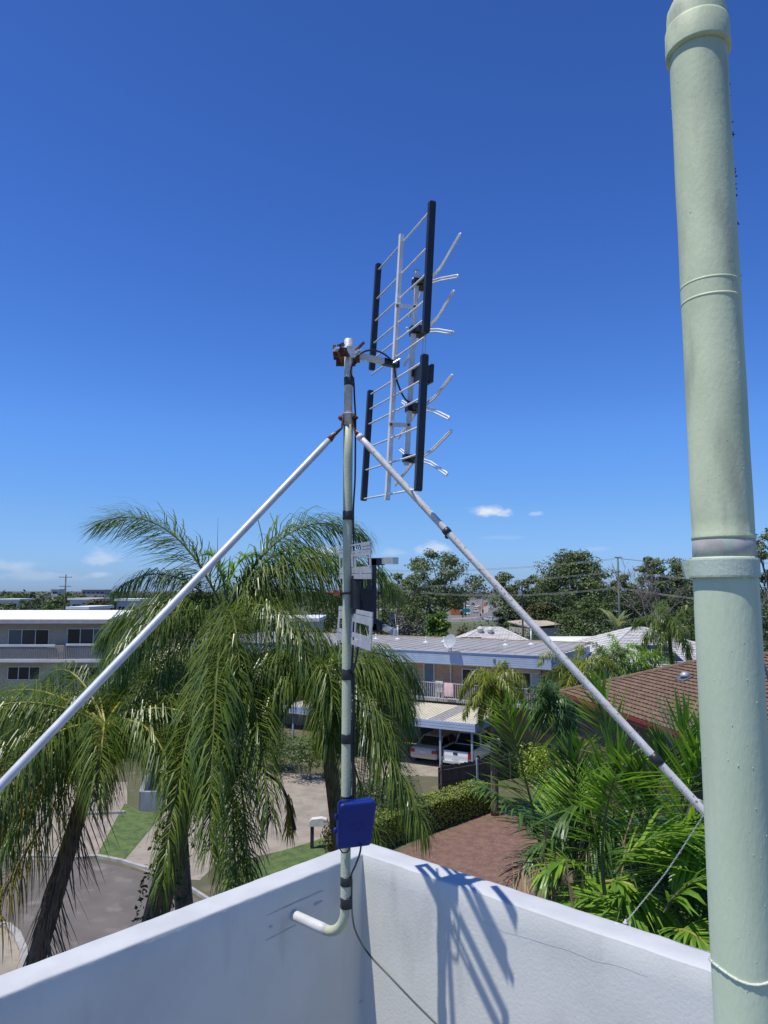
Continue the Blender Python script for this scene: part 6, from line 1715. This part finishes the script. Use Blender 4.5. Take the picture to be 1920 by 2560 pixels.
hand_frond(None, at(1370, 2130, YC), at(1390, 2000, YC + .2), at(1450, 1930, YC + .5), 46, .6, .032, L_cane, g, .25, .6, None, .5, parent=pc)
hand_frond(None, at(1370, 2140, YC), at(1330, 2120, YC - .3), at(1270, 2230, YC - .4), 36, .5, .028, L_brown, g, .4, 1.2, None, .3, parent=pc)
for i in range(9):
    a = RAD(-70 + i * 21); e = RAD(g.uniform(-20, 60)); pts = frond_pts(c1 + V((g.uniform(-.1, .4), 0, g.uniform(-.8, .3))), a, e, g.uniform(1.2, 1.9), g.uniform(1, 1.7), V((0, 0, 0)))
    mb = MB(); leaf_out(mb, pts, .014, 34, .55, .038, .3, .7, V((0, 0, 0)), g); mb.build('frond', [L_cane_d if i % 2 else L_cane, m_stem], pc)
c2 = at(1545, 2230, 7.6)
pc2 = thing('cane_palm', 'big leafed cane palm filling the space below the long diagonal brace', 'palm tree', V((c2.x, c2.y, 0)))
mb = MB()
for dx in (-.3, 0, .3): mb.tube([V((c2.x + dx, c2.y + .2, 0)), V((c2.x + dx * .7, c2.y + .1, 3)), c2 + V((dx * .4, 0, -.2))], [.07, .06, .04], 8)
mb.build('canes', M('cane_stem', (.16, .17, .06), (.10, .11, .04), scale=5, rough=.6, stretch=(1, 1, 4)), pc2, smooth=True)
hand_frond(None, at(1512, 2235, 6.5), at(1490, 2090, 6.4), at(1540, 1935, 6.3), 46, .92, .036, L_cane, g, .10, .3, NRM, .05, parent=pc2, t0=.08, sl=(1, .42))
hand_frond(None, at(1512, 2205, 7.0), at(1590, 2190, 6.8), at(1682, 2290, 6.7), 42, .52, .034, L_cane, g, .25, .6, None, .45, parent=pc2, stem=m_stem_y)
hand_frond(None, at(1590, 2010, 7.9), at(1520, 1850, 7.8), at(1487, 1725, 7.7), 40, .55, .028, L_cane, g, .15, .2, NRM, .75, parent=pc2)
hand_frond(None, at(1560, 2060, 8.0), at(1480, 2020, 7.9), at(1440, 2180, 7.7), 40, .6, .03, L_cane_d, g, .3, 1.2, None, .4, parent=pc2)
hand_frond(None, at(1700, 2010, 7.4), at(1735, 1900, 7.3), at(1800, 1860, 7.2), 44, .62, .034, L_cane, g, .25, .5, None, .5, parent=pc2)
hand_frond(None, at(1690, 1990, 7.6), at(1690, 1900, 7.6), at(1722, 1800, 7.6), 40, .6, .034, L_cane, g, .15, .15, NRM, .7, parent=pc2)
hand_frond(None, at(1660, 2150, 7.2), at(1720, 2040, 7.0), at(1830, 2000, 6.9), 44, .6, .034, L_cane, g, .25, .5, None, .4, parent=pc2)
for i in range(16):
    a = RAD(-80 + (i * 137) % 200); e = RAD(g.uniform(-30, 65)); pts = frond_pts(c2 + V((g.uniform(-.4, .9), g.uniform(-.2, .6), g.uniform(-.5, .5))), a, e * .8, g.uniform(.9, 1.5), g.uniform(.9, 1.6), V((0, 0, 0)))
    mb = MB(); leaf_out(mb, pts, .015, 34, .62, .042, .3, .6, V((0, 0, 0)), g); mb.build('frond', [L_cane_d if i % 3 else L_cane, m_stem], pc2)
c3 = at(1760, 2330, 6.4)
pc3 = thing('cane_palm', 'lower cane palm pressing against the parapet beside the vent pipe', 'palm tree', V((c3.x, c3.y, 0)))
mb = MB()
for dx in (-.2, .15): mb.tube([V((c3.x + dx, c3.y + .2, 0)), V((c3.x + dx * .7, c3.y + .1, 3)), c3 + V((dx * .4, 0, -.2))], [.07, .06, .04], 8)
mb.build('canes', M('cane_stem', (.16, .17, .06), (.10, .11, .04), scale=5, rough=.6, stretch=(1, 1, 4)), pc3, smooth=True)
hand_frond(None, at(1690, 2330, 6.2), at(1730, 2310, 6.0), at(1800, 2400, 5.8), 36, .5, .034, L_cane, g, .25, .6, None, .45, parent=pc3, stem=m_stem_y)
hand_frond(None, at(1800, 2090, 6.8), at(1740, 2080, 6.7), at(1680, 2170, 6.6), 40, .5, .032, L_cane, g, .25, .7, None, .45, parent=pc3)
for i in range(14):
    a = RAD(60 + i * 137); e = RAD(g.uniform(-20, 70)); pts = frond_pts(c3 + V((g.uniform(-.5, .5), g.uniform(-.1, .8), g.uniform(-.6, .3))), a, e, g.uniform(1.0, 1.6), g.uniform(.9, 1.6), V((0, 0, 0)))
    mb = MB(); leaf_out(mb, pts, .015, 32, .55, .042, .3, .6, V((0, 0, 0)), g); mb.build('frond', [L_cane_d if i % 3 else L_cane, m_stem], pc3)
for i, (px, py, Yd, lab) in enumerate(((1480, 2330, 9.5, 'dark understorey shrub beneath the tall feathered frond'), (1640, 2380, 9.0, 'dark understorey shrub under the big leafed cane palm'), (1760, 2200, 9.6, 'shaded shrub between cane palms and the vent pipe'))):
    b = at(px, 2000, Yd); b.z = 0; shrub('understorey_shrub', lab, b, 2.6, 2.2, at(px, py - 170, Yd).z * 1.15, L_dark, 2600, .20, 210 + i)

for (q0, q1, q2, n_, l_, mt_, par) in (
    ((1440, 2100, 8.2), (1425, 1980, 8.1), (1450, 1870, 8.0), 42, .52, L_cane, pc), ((1420, 2120, 8.0), (1470, 1990, 7.9), (1420, 1880, 7.8), 40, .5, L_cane_d, pc), ((1480, 2100, 7.8), (1500, 1960, 7.7), (1560, 1890, 7.6), 42, .55, L_cane, pc2),
    ((1560, 2120, 7.6), (1590, 1980, 7.5), (1590, 1920, 7.4), 42, .5, L_cane, pc2), ((1600, 2100, 7.4), (1650, 1950, 7.3), (1665, 1890, 7.2), 42, .55, L_cane_d, pc2), ((1680, 2120, 7.2), (1740, 1960, 7.1), (1765, 1840, 7.0), 42, .55, L_cane, pc2),
    ((1620, 2180, 7.0), (1700, 2060, 6.9), (1800, 2060, 6.8), 42, .5, L_cane, pc2), ((1540, 2180, 6.9), (1620, 2060, 6.8), (1740, 2090, 6.6), 46, .6, L_cane, pc2), ((1660, 2280, 6.4), (1720, 2180, 6.3), (1810, 2190, 6.2), 40, .5, L_cane, pc3),
    ((1460, 2200, 7.4), (1420, 2110, 7.3), (1350, 2190, 7.2), 36, .42, L_cane, pc2), ((1560, 2270, 6.8), (1540, 2200, 6.7), (1600, 2290, 6.6), 34, .42, L_cane, pc2), ((1440, 2160, 7.8), (1380, 2060, 7.7), (1330, 2130, 7.6), 36, .42, L_cane_d, pc),
    ((1520, 2080, 7.9), (1440, 1960, 7.8), (1400, 2060, 7.7), 38, .48, L_cane_d, pc2), ((1640, 2060, 7.7), (1600, 1920, 7.6), (1520, 1920, 7.5), 38, .5, L_cane_d, pc2)):
    up_frond = q2[1] < q0[1] - 150
    hand_frond(None, at(*q0), at(*q1), at(*q2), int(n_ * .8), l_ * 1.1, .036, mt_, g, plume=.3, sag=.35 if up_frond else .8, nrm=NRM if up_frond else None, fwd=.6, parent=par)
# thin bare canes and dry hanging strips inside the clump
for (px_, py_, Yd_) in ((1400, 2060, 8.4), (1425, 1900, 8.6), (1600, 2000, 7.9), (1470, 2100, 8.0)):
    p_ = at(px_, py_, Yd_); mb = MB(); mb.tube([V((p_.x + g.uniform(-.2, .2), p_.y, 3)), p_.lerp(V((p_.x, p_.y, 3)), .4) + V((g.uniform(-.08, .08), 0, 0)), p_], [.04, .03, .018], 8); mb.build('cane', m_bark, pc2, smooth=True)
mb = MB()
for i in range(90):
    p_ = at(g.uniform(1330, 1700), g.uniform(2000, 2250), g.uniform(6.8, 8.2)); leaflet_strip(mb, p_, V((g.uniform(-.5, .5), g.uniform(-.5, .5), -1)).normalized(), g.uniform(.25, .6), .018, V((1, 0, 0)), .5, V((0, 0, 0)), 1)
mb.build('dry_leaflets', L_brown, pc2)

# ---------------------------------------------------------------- smaller palms
def small_palm(label, crown, base_dx, L, leaf, stem, seed, n=16, ll=.42, wd=.03, tr=.10, nl=44, el=(65, -45), droop=(1.7, 2.4), name='palm_tree', sag=1.6):
    base = V((crown.x + base_dx, crown.y, 0)); fr = ring_fronds(n, seed, el[0], el[1], seed * 17, droop, (-.05, 0, 0), nl=nl, ll=ll, wd=wd, sag=sag, nseg=2)
    return palm(name, label, base, crown, L, fr, leaf, stem, tr, seed=seed, parts=False)
small_palm('lime yellow palm standing in front of the carport roof', at(1232, 1718, 33), 0, 2.0, L_lime, m_stem_y, 3, n=22, ll=.6, wd=.05, tr=.16, nl=60, el=(68, -60), sag=3, droop=(2.3, 3.0))
small_palm('yellowish palm in front of the blue fascia corner', at(1440, 1680, 37), .2, 2.6, L_lime, m_stem_y, 4, n=15, ll=.7, wd=.055, tr=.15, nl=50, sag=3, droop=(2.2, 2.9))
small_palm('drooping queen palm before the nearer white tiled roof', at(1672, 1572, 44), .3, 2.9, L_queen, m_stem, 5, n=18, ll=.8, wd=.05, tr=.14, nl=56, sag=3, droop=(2.2, 2.9))
small_palm('short feathery palm left of the drooping one by the white tiles', at(1553, 1645, 42), 0, 1.9, L_cane, m_stem, 6, n=16, ll=.6, wd=.05, tr=.1, nl=36)
small_palm('second short feathery palm at the white tiled eave', at(1612, 1655, 43), 0, 1.8, L_cane, m_stem, 7, n=14, ll=.6, wd=.05, tr=.1, nl=36)
small_palm('dark multi stemmed palm between the carport and brown roof', at(1368, 1765, 24), .5, 1.05, L_cane_d, m_stem, 8, n=20, ll=.45, wd=.04, tr=.09, nl=36, el=(80, -50))
small_palm('second dark palm stem close against the dark brick wall', at(1408, 1790, 25), .3, .8, L_cane_d, m_stem, 9, n=16, ll=.45, wd=.04, tr=.1, nl=34, el=(80, -50))
small_palm('green palm low in front of the flats end wall', at(1520, 1655, 39), 0, 1.6, L_mid, m_stem, 11, n=16, ll=.5, wd=.05, tr=.1, nl=32)
b = at_tree(1530, 62); tb = thing('banana_plant', 'pale broad leafed banana plant at the foot of the green power pole', 'plant', b); g = random.Random(9)
mb = MB()
for i in range(11):
    a = RAD(i * 55); pts = frond_pts(b + V((0, 0, at(1530, 1570, 62).z)), a, RAD(g.uniform(35, 80)), g.uniform(1.6, 2.6), 1.2, V((0, 0, 0)), 8); rg = []
    for j, p in enumerate(pts):
        d = (pts[min(j + 1, 8)] - pts[max(j - 1, 0)]).normalized(); s_ = d.cross(Z).normalized(); w_ = .24 * math.sin(PI * (.08 + .88 * j / 8)); rg.append([p - s_ * w_, p + V((0, 0, .02)), p + s_ * w_])
    mb.loft(rg, closed=False, caps=False)
mb.build('leaves', LEAF('banana_leaf', [(.14, .18, .06), (.20, .23, .09), (.28, .28, .14)], rough=.4, trans=.3), tb)
mb = MB(); mb.tube([b, b + V((0, 0, at(1530, 1565, 62).z))], [.14, .1], 8); mb.build('stem', m_bark_g, tb)
# shrubs behind and under the left-hand palms
us = [(515, 1800, 2.8, 50, 3.0, 'golden flowering shrub glimpsed between palm trunks', L_gold), (430, 1835, 3.6, 47, 3.0, 'dark green shrub beside the concrete drive', L_mid), (690, 1900, 3.4, 41, 2.8, 'mid green shrub at the head of the tan drive', L_mid), (770, 1890, 3.6, 39, 2.8, 'leafy shrub behind the mast and letterbox', L_mid),
      (858, 1990, 1.5, 27, 2.0, 'yellow green weeping shrub beside the blue box', L_olive), (960, 1980, 2.8, 31, 2.6, 'dark shrub at the near end of the clipped hedge', L_dark), (330, 1850, 4.0, 44, 3.2, 'broad dark shrub by the grey garden wall', L_mid), (215, 1880, 4.0, 42, 2.6, 'dark shrub bank behind the footpath', L_dark), (90, 1900, 4.5, 43, 2.8, 'wide green shrub bank before the parked white car', L_mid),
      (620, 1760, 5.0, 45, 4.4, 'tall leafy shrub against the flats behind the spear palm', L_mid), (470, 1740, 5.0, 44, 4.6, 'dark leafy tree shrub behind the leaning palm', L_dark), (330, 1690, 5.0, 48, 4.6, 'green shrub at the corner of the apartment block', L_mid), (1330, 1930, 3.0, 38, 2.2, 'lime shrub beside the dark palms and timber fence', L_hedge), (1470, 1900, 3.0, 33, 2.4, 'green shrub against the dark brick wall', L_mid), (200, 1700, 5, 46, 4.0, 'bushy shrub below the apartment balcony', L_mid), (30, 1720, 5, 46, 3.6, 'shrub below the apartment balcony at the picture edge', L_olive), (1490, 1690, 4, 44, 4.8, 'leafy shrub beside the blue end fascia', L_mid)]
for i, (px, py, w_, Yd, h_, lab, lf_) in enumerate(us):
    b = at_tree(px, Yd); shrub('garden_shrub', lab, b, w_, w_ * .8, h_, lf_, int(1500 * max(1, w_ / 3)), .17, 300 + i)
p = ground(703, 1888); mb = MB()
